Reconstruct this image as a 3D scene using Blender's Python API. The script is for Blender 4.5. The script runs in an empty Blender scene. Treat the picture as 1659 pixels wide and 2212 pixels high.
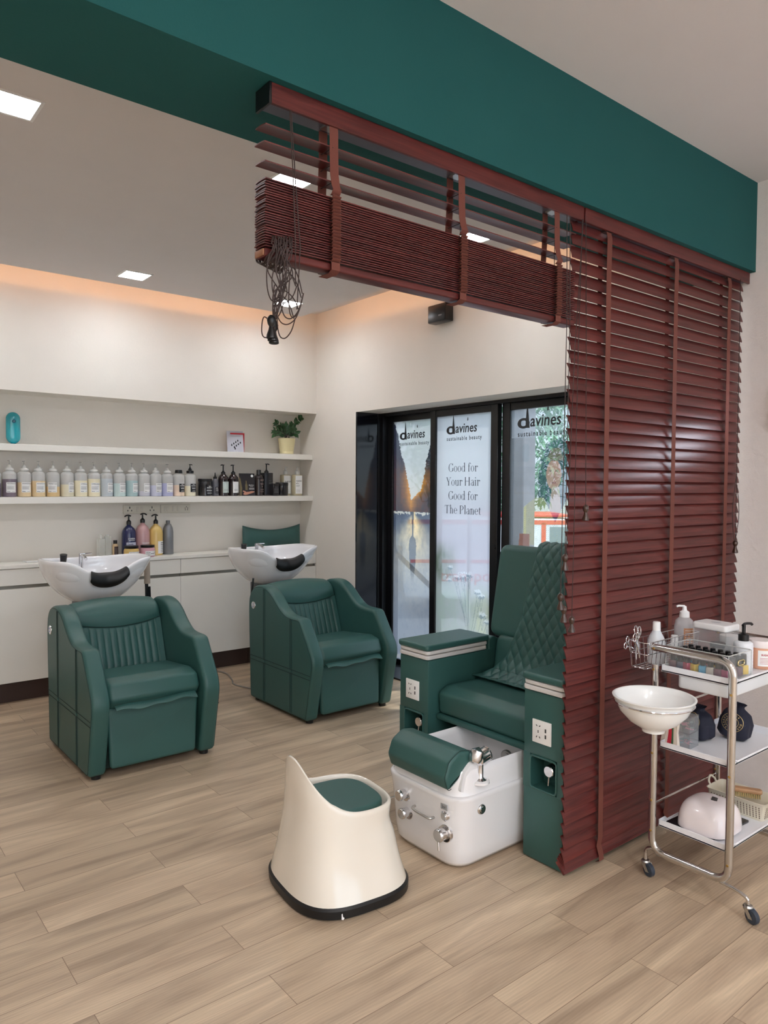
import bpy, bmesh, math, random
from math import sin, cos, pi, radians, sqrt, exp, atan2
from mathutils import Vector, Matrix
random.seed(7)
S = bpy.context.scene
COL = S.collection
# ------------------------------------------------------------------ camera
cam_d = bpy.data.cameras.new('camera'); cam = bpy.data.objects.new('camera', cam_d); COL.objects.link(cam)
CX, CY, F = 829.5, 1106.0, 1580.0
def _d(x, y): return Vector((x-CX, -(y-CY), -F)).normalized()
_X = _d(2795, 1060); _v2 = 829.5-(F*F+(1060-1106)*(1043-1106))/(2795-829.5)
_Y = _d(_v2, 1043); _Y = (_Y-_X*_X.dot(_Y)).normalized(); _Z = _X.cross(_Y)
cam.matrix_world = Matrix((_X, _Y, _Z)).to_4x4(); cam.location = (0, 0, 1.4)
cam_d.sensor_fit = 'HORIZONTAL'; cam_d.sensor_width = 36; cam_d.lens = 36*F/1659; cam_d.clip_start = .02
S.camera = cam
# ------------------------------------------------------------------ view, world, daylight
S.view_settings.view_transform = 'Standard'; S.view_settings.look = 'None'
S.view_settings.gamma = 1; S.view_settings.use_curve_mapping = False
S.view_settings.exposure = 0.55
W = bpy.data.worlds.new('sky'); S.world = W; W.use_nodes = True
W.node_tree.nodes['Background'].inputs[0].default_value = (.74, .87, 1, 1)
W.node_tree.nodes['Background'].inputs[1].default_value = 2.1
LAMP_BACK, LAMP_FRONT, COVE = 51.0, 84.0, 9.5
def area(name, loc, size, power, color=(1, 1, 1), rot=(0, 0, 0), sy=None):
    l = bpy.data.lights.new(name, 'AREA'); l.energy = power; l.color = color
    l.shape = 'RECTANGLE'; l.size = size; l.size_y = sy or size
    o = bpy.data.objects.new(name, l); COL.objects.link(o); o.location = loc; o.rotation_euler = rot
    return o
sun = bpy.data.lights.new('sun', 'SUN'); sun.energy = 2.2; sun.angle = .02; sun.color = (1, .95, .88)
so = bpy.data.objects.new('sun', sun); COL.objects.link(so); so.rotation_euler = (radians(28), radians(24), 0)
# ------------------------------------------------------------------ materials
def new_mat(name):
    m = bpy.data.materials.new(name); m.use_nodes = True
    return m, m.node_tree.nodes, m.node_tree.links, m.node_tree.nodes['Principled BSDF']
def s2l(c): return tuple(((x/255)/12.92 if x/255 <= .04045 else ((x/255+.055)/1.055)**2.4) for x in c)
_mc = {}
def mat(name, rgb, rough=.5, metal=0, bump=0, bscale=200, trans=0, coat=0, alpha=1, var=0, vscale=5, spec=None, emis=0, ior=None):
    if name in _mc: return _mc[name]
    m, n, l, b = new_mat(name); c = s2l(rgb)
    b.inputs['Base Color'].default_value = (*c, 1); b.inputs['Roughness'].default_value = rough
    b.inputs['Metallic'].default_value = metal; b.inputs['Transmission Weight'].default_value = trans
    b.inputs['Coat Weight'].default_value = coat; b.inputs['Coat Roughness'].default_value = .08
    b.inputs['Alpha'].default_value = alpha
    if spec is not None: b.inputs['Specular IOR Level'].default_value = spec
    if ior: b.inputs['IOR'].default_value = ior
    if emis:
        b.inputs['Emission Color'].default_value = (*c, 1); b.inputs['Emission Strength'].default_value = emis
    tc = n.new('ShaderNodeTexCoord')
    nz = n.new('ShaderNodeTexNoise'); nz.inputs['Scale'].default_value = vscale; l.new(tc.outputs['Object'], nz.inputs['Vector'])
    nz.inputs['Detail'].default_value = 4
    v = var or .03
    mp = n.new('ShaderNodeMapRange'); mp.inputs[3].default_value = 1-v; mp.inputs[4].default_value = 1+v
    l.new(nz.outputs['Fac'], mp.inputs[0])
    mx = n.new('ShaderNodeVectorMath'); mx.operation = 'SCALE'; mx.inputs[0].default_value = c
    l.new(mp.outputs[0], mx.inputs['Scale']); l.new(mx.outputs[0], b.inputs['Base Color'])
    if bump:
        nb = n.new('ShaderNodeTexNoise'); nb.inputs['Scale'].default_value = bscale; nb.inputs['Detail'].default_value = 5
        l.new(tc.outputs['Object'], nb.inputs['Vector'])
        bp = n.new('ShaderNodeBump'); bp.inputs['Strength'].default_value = bump; bp.inputs['Distance'].default_value = .002
        l.new(nb.outputs['Fac'], bp.inputs['Height']); l.new(bp.outputs[0], b.inputs['Normal'])
    _mc[name] = m
    return m
WALL = mat('wall_paint', (236, 230, 221), .75, bump=.25, bscale=60)
STUCCO = mat('stucco_paint', (236, 229, 225), .8, bump=1.0, bscale=160, var=.04, vscale=30)
CEIL = mat('ceiling_paint', (222, 217, 216), .85, bump=.15, bscale=150)
TEAL = mat('teal_paint', (27, 84, 83), .75, bump=.2, bscale=150, spec=.25)
LEATHER = mat('green_leather', (49, 89, 84), .42, bump=.22, bscale=420, var=.06, vscale=6)
SEAM = mat('seam_thread', (24, 48, 44), .7)
LAMI = mat('white_laminate', (240, 237, 229), .4)
GREYGAP = mat('grey_channel', (150, 146, 138), .4, metal=.5)
PLINTH = mat('brown_plinth', (62, 44, 38), .5)
CER = mat('white_ceramic', (244, 244, 246), .08, coat=.6)
CREAM = mat('cream_acrylic', (240, 232, 218), .12, coat=.7)
TUBW = mat('white_acrylic', (238, 236, 236), .12, coat=.7)
RUB = mat('black_rubber', (18, 18, 19), .45)
BLK = mat('black_plastic', (14, 14, 16), .3)
CHR = mat('chrome', (225, 225, 228), .12, metal=1)
CHRT = mat('trolley_chrome', (206, 203, 200), .14, metal=1)
STEEL = mat('brushed_steel', (190, 188, 184), .3, metal=1)
FRAME = mat('black_door_frame', (17, 17, 21), .35)
REVEAL = mat('black_gloss_panel', (12, 14, 24), .12, coat=.4)
PLW = mat('white_plastic', (240, 239, 238), .35)
BEIGE = mat('beige_plastic', (226, 218, 198), .45)
CLEAR = mat('clear_plastic', (244, 248, 248), .05, trans=.92, ior=1.25)
FROST = mat('frosted_plastic', (226, 226, 223), .4, alpha=.62)
FROSTC = mat('frosted_cap', (232, 232, 228), .4, alpha=.8)
FAINT = mat('clear_pump_plastic', (215, 213, 208), .3, alpha=.45)
LBL = mat('paper_label', (240, 240, 238), .6)
INK = mat('black_ink', (30, 30, 32), .6)
GINK = mat('grey_ink', (120, 120, 122), .6)
WINK = mat('white_ink', (235, 235, 235), .6)
GOLD = mat('gold_print', (184, 160, 108), .4, metal=.4)
CORD = mat('brown_cord', (58, 42, 38), .7)
TAPE = mat('brown_cloth_tape', (110, 58, 46), .8, bump=.4, bscale=900)
WOODEND = mat('dark_turned_wood', (58, 34, 22), .3, coat=.5)
HEADM = mat('grey_blind_headrail', (92, 92, 104), .4, metal=.3)
BRASS = mat('brass', (200, 165, 100), .3, metal=1)

def slat_material():
    m, n, l, b = new_mat('mahogany_wood')
    tc = n.new('ShaderNodeTexCoord'); mp = n.new('ShaderNodeMapping'); mp.inputs['Scale'].default_value = (3, 60, 60)
    l.new(tc.outputs['Object'], mp.inputs['Vector'])
    oi = n.new('ShaderNodeObjectInfo'); ad = n.new('ShaderNodeVectorMath'); ad.operation = 'ADD'
    l.new(mp.outputs[0], ad.inputs[0])
    sc = n.new('ShaderNodeMath'); sc.operation = 'MULTIPLY'; sc.inputs[1].default_value = 40; l.new(oi.outputs['Random'], sc.inputs[0]); l.new(sc.outputs[0], ad.inputs[1])
    nz = n.new('ShaderNodeTexNoise'); nz.inputs['Scale'].default_value = 1.6; nz.inputs['Detail'].default_value = 6; nz.inputs['Distortion'].default_value = .6
    l.new(ad.outputs[0], nz.inputs['Vector'])
    cr = n.new('ShaderNodeValToRGB'); l.new(nz.outputs['Fac'], cr.inputs[0])
    cr.color_ramp.elements[0].position = .3; cr.color_ramp.elements[0].color = (*s2l((72, 27, 26)), 1)
    cr.color_ramp.elements[1].position = .7; cr.color_ramp.elements[1].color = (*s2l((104, 44, 40)), 1)
    hs = n.new('ShaderNodeHueSaturation'); mr = n.new('ShaderNodeMapRange'); mr.inputs[3].default_value = .88; mr.inputs[4].default_value = 1.1
    l.new(oi.outputs['Random'], mr.inputs[0]); l.new(mr.outputs[0], hs.inputs['Value']); l.new(cr.outputs[0], hs.inputs['Color'])
    l.new(hs.outputs[0], b.inputs['Base Color']); b.inputs['Roughness'].default_value = .36
    b.inputs['Coat Weight'].default_value = .10; b.inputs['Coat Roughness'].default_value = .25; b.inputs['Specular IOR Level'].default_value = .35
    return m
SLAT = slat_material()

def floor_material():
    m, n, l, b = new_mat('oak_plank_floor')
    tc = n.new('ShaderNodeTexCoord'); mp = n.new('ShaderNodeMapping')
    mp.inputs['Location'].default_value = (-1.03+.88*4, -1.4920+.1503*40, 0)
    l.new(tc.outputs['Object'], mp.inputs['Vector'])
    def brick(c1, c2, mort):
        k = n.new('ShaderNodeTexBrick'); k.offset = .5; k.offset_frequency = 2; k.squash = 1
        k.inputs['Scale'].default_value = 1; k.inputs['Brick Width'].default_value = .88; k.inputs['Row Height'].default_value = .1503
        k.inputs['Mortar Size'].default_value = mort; k.inputs['Mortar Smooth'].default_value = .1; k.inputs['Bias'].default_value = 0
        k.inputs['Color1'].default_value = c1; k.inputs['Color2'].default_value = c2; k.inputs['Mortar'].default_value = (0, 0, 0, 1)
        l.new(mp.outputs[0], k.inputs['Vector']); return k
    kb = brick((0, 0, 0, 1), (1, 1, 1, 1), 0)
    km = brick((1, 1, 1, 1), (1, 1, 1, 1), .0010)
    # grain: noise stretched along the boards, shifted per board
    off = n.new('ShaderNodeVectorMath'); off.operation = 'SCALE'; off.inputs['Scale'].default_value = 37
    l.new(kb.outputs['Color'], off.inputs[0])
    ad = n.new('ShaderNodeVectorMath'); ad.operation = 'ADD'; l.new(tc.outputs['Object'], ad.inputs[0]); l.new(off.outputs[0], ad.inputs[1])
    def noise(sx, sy, scale, det, dist):
        q = n.new('ShaderNodeMapping'); q.inputs['Scale'].default_value = (sx, sy, 1); l.new(ad.outputs[0], q.inputs['Vector'])
        z = n.new('ShaderNodeTexNoise'); z.inputs['Scale'].default_value = scale; z.inputs['Detail'].default_value = det; z.inputs['Distortion'].default_value = dist
        l.new(q.outputs[0], z.inputs['Vector']); return z
    g1 = noise(1, 7, 1.6, 5, .8); g2 = noise(1.3, 30, 7, 8, .5); g3 = noise(.8, 5, 1.1, 3, 0)
    wv = n.new('ShaderNodeTexWave'); wv.wave_type = 'RINGS'; wv.rings_direction = 'Z'; wv.inputs['Scale'].default_value = 6; wv.inputs['Distortion'].default_value = 9
    wv.inputs['Detail'].default_value = 2; wv.inputs['Detail Scale'].default_value = .9
    q = n.new('ShaderNodeMapping'); q.inputs['Scale'].default_value = (.55, 5, 1); l.new(ad.outputs[0], q.inputs['Vector']); l.new(q.outputs[0], wv.inputs['Vector'])
    cr = n.new('ShaderNodeValToRGB'); l.new(g1.outputs['Fac'], cr.inputs[0])
    e = cr.color_ramp.elements; e[0].position = .28; e[0].color = (*s2l((162, 140, 117)), 1); e[1].position = .74; e[1].color = (*s2l((216, 193, 163)), 1)
    x = e.new(.5); x.color = (*s2l((190, 167, 141)), 1)
    def mul(a, fac, lo, hi):
        r = n.new('ShaderNodeMapRange'); r.inputs[3].default_value = lo; r.inputs[4].default_value = hi; l.new(fac, r.inputs[0])
        v = n.new('ShaderNodeVectorMath'); v.operation = 'SCALE'; l.new(a, v.inputs[0]); l.new(r.outputs[0], v.inputs['Scale']); return v.outputs[0]
    c = mul(cr.outputs[0], g2.outputs['Fac'], .84, 1.14)
    c = mul(c, wv.outputs['Fac'], .94, 1.04)
    c = mul(c, kb.outputs['Color'], .93, 1.07)
    mm = n.new('ShaderNodeMix'); mm.data_type = 'RGBA'; mm.inputs[6].default_value = (*s2l((128, 105, 86)), 1)
    l.new(km.outputs['Color'], mm.inputs[0]); l.new(c, mm.inputs[7]); l.new(mm.outputs[2], b.inputs['Base Color'])
    b.inputs['Roughness'].default_value = .42
    bp = n.new('ShaderNodeBump'); bp.inputs['Strength'].default_value = .12; bp.inputs['Distance'].default_value = .001
    l.new(g2.outputs['Fac'], bp.inputs['Height']); l.new(bp.outputs[0], b.inputs['Normal'])
    return m

# ------------------------------------------------------------------ mesh helpers
class MB:
    def __init__(s): s.v = []; s.f = []; s.m = []; s.c = []
    def add(s, vs, fs, mi=0, M=None, fn=None):
        k = len(s.v)
        for p in vs:
            p = Vector(p)
            if M is not None: p = M @ p
            if fn: p = Vector(fn(p))
            s.v.append(p)
        for f in fs: s.f.append([i+k for i in f]); s.m.append(mi)
        return s
    def bm(s, b, mi=0, M=None, fn=None):
        b.verts.index_update()
        s.add([v.co.copy() for v in b.verts], [[v.index for v in f.verts] for f in b.faces], mi, M, fn); b.free(); return s
    def box(s, x0, x1, y0, y1, z0, z1, bev=0, seg=2, mi=0, M=None):
        b = bmesh.new(); bmesh.ops.create_cube(b, size=1)
        for v in b.verts: v.co = Vector(((x0+x1)/2+v.co.x*(x1-x0), (y0+y1)/2+v.co.y*(y1-y0), (z0+z1)/2+v.co.z*(z1-z0)))
        if bev: bmesh.ops.bevel(b, geom=b.edges[:], offset=bev, segments=seg, profile=.5, affect='EDGES')
        return s.bm(b, mi, M)
    def cyl(s, p0, p1, r0, r1=None, seg=24, bev=0, mi=0):
        r1 = r0 if r1 is None else r1
        p0 = Vector(p0); p1 = Vector(p1); h = (p1-p0).length
        pr = [(0, 0), (r0, 0), (r1, h), (0, h)] if not bev else [(0, 0), (r0-bev, 0), (r0, bev), (r1, h-bev), (r1-bev, h), (0, h)]
        M = Matrix.Translation(p0) @ (p1-p0).to_track_quat('Z', 'Y').to_matrix().to_4x4()
        return s.lathe(pr, seg, M, mi)
    def lathe(s, pr, seg=32, M=None, mi=0, sx=1, sy=1, n=2.0):
        vs = []; fs = []; rings = []
        for r, z in pr:
            if r < 1e-6: rings.append([len(vs)]); vs.append((0, 0, z))
            else:
                ring = []
                for i in range(seg):
                    a = 2*pi*i/seg; ca, sa = cos(a), sin(a)
                    k = 1 if n == 2 else (abs(ca)**n+abs(sa)**n)**(-1/n)
                    ring.append(len(vs)); vs.append((r*k*ca*sx, r*k*sa*sy, z))
                rings.append(ring)
        for a, b in zip(rings, rings[1:]):
            if len(a) == 1 and len(b) == 1: continue
            for i in range(seg):
                j = (i+1) % seg
                if len(a) == 1: fs.append([a[0], b[j], b[i]][::-1] if False else [a[0], b[j], b[i]])
                elif len(b) == 1: fs.append([a[i], a[j], b[0]])
                else: fs.append([a[i], a[j], b[j], b[i]])
        return s.add(vs, fs, mi, M)
    def loft(s, rings, mi=0, cap0=True, cap1=True, M=None, closed=True, fn=None):
        n = len(rings[0]); vs = [p for r in rings for p in r]; fs = []
        for k in range(len(rings)-1):
            for i in range(n if closed else n-1):
                j = (i+1) % n
                fs.append([k*n+i, k*n+j, (k+1)*n+j, (k+1)*n+i])
        if cap0: fs.append(list(range(n))[::-1])
        if cap1: fs.append([(len(rings)-1)*n+i for i in range(n)])
        return s.add(vs, fs, mi, M, fn)
    def tube(s, pts, r, seg=8, closed=False, mi=0, flat=None):
        pts = [Vector(p) for p in pts]; n = len(pts); rings = []
        up = None
        for i, p in enumerate(pts):
            a = pts[i-1] if (i > 0 or closed) else p; b = pts[(i+1) % n] if (i < n-1 or closed) else p
            t = (b-a).normalized()
            if up is None:
                up = Vector((0, 0, 1)) if abs(t.z) < .9 else Vector((1, 0, 0))
            u = (up-t*up.dot(t))
            if u.length < 1e-4: u = t.orthogonal()
            u.normalize(); w = t.cross(u); up = u
            rr = r[i] if isinstance(r, (list, tuple)) else r
            ru, rw = (rr, rr) if flat is None else (rr*flat[0], rr*flat[1])
            rings.append([p+u*ru*cos(2*pi*k/seg)+w*rw*sin(2*pi*k/seg) for k in range(seg)])
        if closed: rings.append(rings[0]); s.loft(rings, mi, False, False)
        else: s.loft(rings, mi)
        return s
    def grid(s, f, nu, nv, mi=0, thick=0, M=None, closeu=False):
        P = [[Vector(f(i/nu, j/nv)) for j in range(nv+1)] for i in range(nu+1)]
        vs = [p for r in P for p in r]; n = nv+1; fs = []
        for i in range(nu):
            for j in range(nv): fs.append([i*n+j, (i+1)*n+j, (i+1)*n+j+1, i*n+j+1])
        if thick:
            N = []
            for i in range(nu+1):
                for j in range(nv+1):
                    du = P[min(i+1, nu)][j]-P[max(i-1, 0)][j]; dv = P[i][min(j+1, nv)]-P[i][max(j-1, 0)]
                    c = du.cross(dv); N.append(c.normalized() if c.length > 1e-12 else Vector((0, 0, 1)))
            k = len(vs); vs = vs+[p-q*thick for p, q in zip(vs, N)]
            fs += [[x+k for x in f_[::-1]] for f_ in fs]
            for i in range(nu):
                fs.append([i*n, i*n+k, (i+1)*n+k, (i+1)*n]); fs.append([i*n+nv, (i+1)*n+nv, (i+1)*n+nv+k, i*n+nv+k])
            for j in range(nv):
                fs.append([j, j+1, j+1+k, j+k]); a = nu*n+j; fs.append([a, a+k, a+1+k, a+1])
        return s.add(vs, fs, mi, M)
    def pillow(s, poly, a, b, r, ax=0, mi=0, M=None, seg=4, r2=None):
        """outline poly (2D) extruded along axis ax from a to b with rounded rims of radius r"""
        n = len(poly); N = []
        area_ = sum(poly[i][0]*poly[(i+1) % n][1]-poly[(i+1) % n][0]*poly[i][1] for i in range(n))
        sg = 1 if area_ > 0 else -1
        for i in range(n):
            p, q, t = Vector(poly[i-1]), Vector(poly[i]), Vector(poly[(i+1) % n])
            e1 = (q-p).normalized(); e2 = (t-q).normalized(); e = e1+e2
            e = e.normalized() if e.length > 1e-6 else e1
            N.append(Vector((e.y, -e.x))*sg)
        def ring(c, d):
            o = []
            for p, q in zip(poly, N):
                x, y = p[0]-q.x*d, p[1]-q.y*d
                o.append({0: (c, x, y), 1: (x, c, y), 2: (x, y, c)}[ax])
            return o
        R = []
        r2 = r if r2 is None else r2
        R.append(ring(a, r*1.0+min(r*.5, .003)))
        for k in range(seg, -1, -1):
            t = k/seg*pi/2; R.append(ring(a+r*(1-sin(t)), r*(1-cos(t))))
        for k in range(seg+1):
            t = k/seg*pi/2; R.append(ring(b-r2*(1-sin(t)), r2*(1-cos(t))))
        R.append(ring(b, r2*1.0+min(r2*.5, .003)))
        if (sg > 0) == (ax != 1): pass
        else: R = [q[::-1] for q in R]
        return s.loft(R, mi, M=M)
    def text(s, txt, size, M, mi=0, fn=None, sx=1, shear=0, align='CENTER', off=0, sp=1):
        c = bpy.data.curves.new('t', 'FONT'); c.body = txt; c.size = size; c.align_x = align; c.align_y = 'CENTER'; c.shear = shear; c.offset = off
        c.resolution_u = 2; c.space_character = sp
        o = bpy.data.objects.new('t', c); COL.objects.link(o)
        me = bpy.data.meshes.new_from_object(o)
        s.add([(v.co.x*sx, v.co.y, 0) for v in me.vertices], [list(p.vertices) for p in me.polygons], mi, M, fn)
        bpy.data.objects.remove(o); bpy.data.curves.remove(c); bpy.data.meshes.remove(me); return s
    def build(s, name, mats, parent=None, ang=38, flip=False, loc=None):
        me = bpy.data.meshes.new(name); me.from_pydata([tuple(v) for v in s.v], [], s.f)
        for m in (mats if isinstance(mats, (list, tuple)) else [mats]): me.materials.append(m)
        me.polygons.foreach_set('material_index', s.m)
        b = bmesh.new(); b.from_mesh(me); bmesh.ops.recalc_face_normals(b, faces=b.faces[:]); b.to_mesh(me); b.free()
        me.polygons.foreach_set('use_smooth', [True]*len(me.polygons)); me.set_sharp_from_angle(angle=radians(ang))
        o = bpy.data.objects.new(name, me); COL.objects.link(o)
        if parent: o.parent = parent
        if loc: o.location = loc
        return o
def tag(o, label=None, cat=None, group=None, kind=None):
    if label: o['label'] = label
    if cat: o['category'] = cat
    if group: o['group'] = group
    if kind: o['kind'] = kind
    return o
def thing(name, label, cat, loc=(0, 0, 0), rz=0, group=None, kind=None):
    o = bpy.data.objects.new(name, None); COL.objects.link(o); o.location = loc; o.rotation_euler = (0, 0, rz); o.empty_display_size = .05
    return tag(o, label, cat, group, kind)
def struct(name, mb, m, label=None, parent=None):
    o = mb.build(name, m, parent); tag(o, label, None, None, 'structure'); return o
def dup(root, loc, label, rz=None, group=None):
    r = root.copy(); COL.objects.link(r); r.location = loc
    if rz is not None: r.rotation_euler = (0, 0, rz)
    r['label'] = label
    if group: r['group'] = group
    for ch in list(root.children):
        c = ch.copy(); COL.objects.link(c); c.parent = r
        for g in ch.children:
            d = g.copy(); COL.objects.link(d); d.parent = c
    return r
def rpoly(pts, r, seg=5):
    """round polygon corners; r number or list"""
    out = []; n = len(pts)
    for i in range(n):
        p = Vector(pts[i]); a = Vector(pts[i-1]); b = Vector(pts[(i+1) % n])
        ri = r[i] if isinstance(r, (list, tuple)) else r
        da = (a-p); db = (b-p); la = da.length; lb = db.length; da.normalize(); db.normalize()
        ang = da.angle(db)
        if ri < 1e-6 or ang > pi-.02: out.append(tuple(p)); continue
        d = min(ri/math.tan(ang/2), la*.48, lb*.48)
        s_, e_ = p+da*d, p+db*d
        for k in range(seg+1):
            t = k/seg; out.append(tuple(s_*(1-t)**2+p*2*t*(1-t)+e_*t*t))
    return out
def rrect(x0, x1, y0, y1, r, seg=6): return rpoly([(x0, y0), (x1, y0), (x1, y1), (x0, y1)], r, seg)
def inset_poly(poly, d):
    n = len(poly); ar = sum(poly[i][0]*poly[(i+1) % n][1]-poly[(i+1) % n][0]*poly[i][1] for i in range(n)); sg = 1 if ar > 0 else -1; o = []
    for i in range(n):
        p, q, t = Vector(poly[i-1]), Vector(poly[i]), Vector(poly[(i+1) % n]); e = (q-p).normalized()+(t-q).normalized(); e.normalize()
        o.append((q.x-e.y*sg*d, q.y+e.x*sg*d))
    return o
def catmull(pts, n=8, closed=False):
    P = [Vector(p) for p in pts]; out = []; m = len(P)
    rng = range(m) if closed else range(m-1)
    for i in rng:
        p0 = P[i-1] if (i > 0 or closed) else P[0]; p1 = P[i]; p2 = P[(i+1) % m]; p3 = P[(i+2) % m] if (closed or i+2 < m) else P[-1]
        for k in range(n):
            t = k/n
            out.append(.5*((2*p1)+(-p0+p2)*t+(2*p0-5*p1+4*p2-p3)*t*t+(-p0+3*p1-3*p2+p3)*t**3))
    if not closed: out.append(P[-1])
    return out
T = Matrix.Translation
def RX(a): return Matrix.Rotation(radians(a), 4, 'X')
def RY(a): return Matrix.Rotation(radians(a), 4, 'Y')
def RZ(a): return Matrix.Rotation(radians(a), 4, 'Z')
# text frames: face -Y (reads along +X) and face -X (reads along -Y)
FY = RX(90)
FX = RZ(-90) @ RX(90)
# ================================================================== ROOM
XW = 3.36
struct('floor', MB().box(-1.7, 3.9, -3.3, 5.45, -.05, 0), floor_material(), 'oak-look plank floor')
# upper part of the shelf wall, the recess behind the shelves, the long side wall
mb = MB(); mb.box(-1.7, 3.5, 5.072, 5.45, 1.99, 2.9)
struct('wall_back', mb, WALL, 'white wall above the shelf recess')
struct('wall_recess', MB().box(-1.7, 3.5, 5.325, 5.45, 0, 1.99), WALL, 'back of the shelf recess')
mb = MB(); mb.box(XW, 3.62, 4.52, 5.45, 0, 2.9); mb.box(XW, 3.62, 2.42, 4.52, 1.965, 2.9); mb.box(XW, 3.62, 1.62, 2.42, 0, 2.9)
struct('wall_right', mb, WALL, 'cream wall holding the glass doors')
struct('wall_side', MB().box(XW, 3.62, -3.3, 1.62, 0, 2.9), STUCCO, 'rough plastered wall beside the closed blind')
struct('wall_left', MB().box(-1.8, -1.7, -3.3, 5.45, 0, 2.9), WALL)
mb = MB(); mb.box(-1.8, XW, -3.3, -3.2, 0, .3); mb.box(-1.8, XW, -3.3, -3.2, 2.5, 2.9); mb.box(-1.8, -1.1, -3.3, -3.2, .3, 2.5); mb.box(2.9, XW, -3.3, -3.2, .3, 2.5); mb.box(.85, .95, -3.3, -3.2, .3, 2.5)
struct('wall_rear', mb, WALL, 'shopfront wall with a wide window')
struct('ceiling_front', MB().box(-1.8, XW, -3.3, 1.537, 2.756, 2.9), CEIL, 'ceiling on the near side of the beam')
struct('beam', MB().box(-1.7, XW, 1.537, 1.862, 2.363, 2.9), TEAL, 'teal painted ceiling beam')
struct('ceiling_back', MB().box(-1.7, 3.06, 1.862, 4.83, 2.70, 2.725), CEIL, 'dropped ceiling panel over the wash chairs')
struct('ceiling_cove', MB().box(-1.7, 3.5, 1.862, 5.072, 2.805, 2.9), CEIL, 'upper ceiling of the light cove')
mb = MB(); mb.box(-1.7, 2.945, 4.69, 4.70, 2.755, 2.775); mb.box(2.935, 2.945, 1.87, 4.69, 2.752, 2.772)
struct('trim_1', mb, mat('cove_led', (255, 196, 150), emis=COVE), 'warm light strip in the ceiling cove')
t = thing('added_wall_light', 'small white light added on the plastered wall beside the trolley, outside the photo', 'wall light', (XW, 1.30, 1.74), 0)  # unseen light, added to give the closed blind its highlight
MB().box(-.025, 0, -.15, .15, -.085, .085, .004, 1).build('housing', PLW, t); MB().box(-.027, -.0251, -.13, .13, -.05, .05).build('diffuser', mat('added_light_diffuser', (235, 240, 255), emis=9), t)
# recessed square downlights
LP = [(.60, 2.79), (1.672, 2.715), (2.786, 2.742), (.58, 4.57), (1.666, 4.555), (2.765, 4.545)]
EMB = mat('downlight_diffuser_back', (246, 249, 255), emis=LAMP_BACK); EMF = mat('downlight_diffuser_front', (250, 249, 252), emis=LAMP_FRONT)
def downlight(x, y, z, w, em, label, grp):
    t = thing('ceiling_light', label, 'ceiling light', (x, y, z), 0, grp)
    f = MB(); a = w/2; b = a+.012
    for q in ((-b, b, -b, -a), (-b, b, a, b), (-b, -a, -a, a), (a, b, -a, a)): f.box(*q, -.004, 0)
    f.build('frame', PLW, t); MB().box(-a, a, -a, a, -.003, -.0005).build('diffuser', em, t)
lab = ['square recessed ceiling light at the left edge of the photo', 'square ceiling light seen through the top slats of the raised blind', 'square ceiling light seen above the raised blind stack, toward the closed blind',
       'square ceiling light over the far left shelves, outside the photo', 'square ceiling light above the left wash chair, clear of the blind', 'square ceiling light behind the hanging bundle of blind cords']
for (x, y), l_ in zip(LP, lab): downlight(x, y, 2.70, .15, EMB, l_, 'downlights in the dropped ceiling')
k = 0
for x in (-1.2, .0, 1.2):
    for y in (-2.2, -.6):
        k += 1; downlight(x, y, 2.756, .22, EMF, 'square ceiling light on the near side of the beam, behind the camera', 'downlights in the near ceiling')
# ------------------------------------------------------------------ shelves and cabinets
struct('shelf_upper', MB().box(-1.7, XW, 5.125, 5.325, 1.612, 1.656, .002, 1), LAMI, 'upper white shelf')
struct('shelf_lower', MB().box(-1.7, XW, 5.125, 5.325, 1.272, 1.316, .002, 1), LAMI, 'lower white shelf')
tag(MB().box(-1.7, XW, 5.066, 5.324, .862, .886, .002, 1).build('countertop', LAMI), 'long white countertop under the shelves', 'countertop')
cabs = [(-1.7, .52), (.52, 1.62), (1.62, 2.18), (2.18, 2.76), (2.76, XW)]
cl = ['white base cabinet at the far left end, outside the photo', 'white base cabinet at the left edge behind the left wash chair', 'white base cabinet between the two wash chairs, left of the visible seam',
      'white base cabinet just right of the visible seam between the wash chairs', 'white base cabinet in the corner behind the right wash chair']
for (a, b), l_ in zip(cabs, cl):
    t = thing('base_cabinet', l_, 'cabinet', ((a+b)/2, 5.2, 0), 0, 'white base cabinets'); w = (b-a)/2-.0015
    MB().box(-w, w, -.105, .12, .13, .86).build('body', GREYGAP, t)
    MB().box(-w, w, -.128, -.105, .755, .859, .0015, 1).build('drawer', LAMI, t)
    MB().box(-w, w, -.128, -.105, .135, .732, .0015, 1).build('door', LAMI, t)
    MB().box(-w, w, -.07, .12, 0, .13).build('plinth', PLINTH, t)
# ------------------------------------------------------------------ glass doors
def film_mat(name):
    m = bpy.data.materials.new(name); m.use_nodes = True; n, l = m.node_tree.nodes, m.node_tree.links; n.clear()
    o = n.new('ShaderNodeOutputMaterial'); a = n.new('ShaderNodeAttribute'); a.attribute_name = 'Print'
    d = n.new('ShaderNodeBsdfDiffuse'); t = n.new('ShaderNodeBsdfTranslucent'); tr = n.new('ShaderNodeBsdfTransparent')
    l.new(a.outputs['Color'], d.inputs[0]); l.new(a.outputs['Color'], t.inputs[0])
    m1 = n.new('ShaderNodeMixShader'); m1.inputs[0].default_value = .6; l.new(d.outputs[0], m1.inputs[1]); l.new(t.outputs[0], m1.inputs[2])
    m2 = n.new('ShaderNodeMixShader'); l.new(a.outputs['Alpha'], m2.inputs[0]); l.new(tr.outputs[0], m2.inputs[1]); l.new(m1.outputs[0], m2.inputs[2])
    l.new(m2.outputs[0], o.inputs[0]); return m
FILM = film_mat('printed_window_film')
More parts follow.
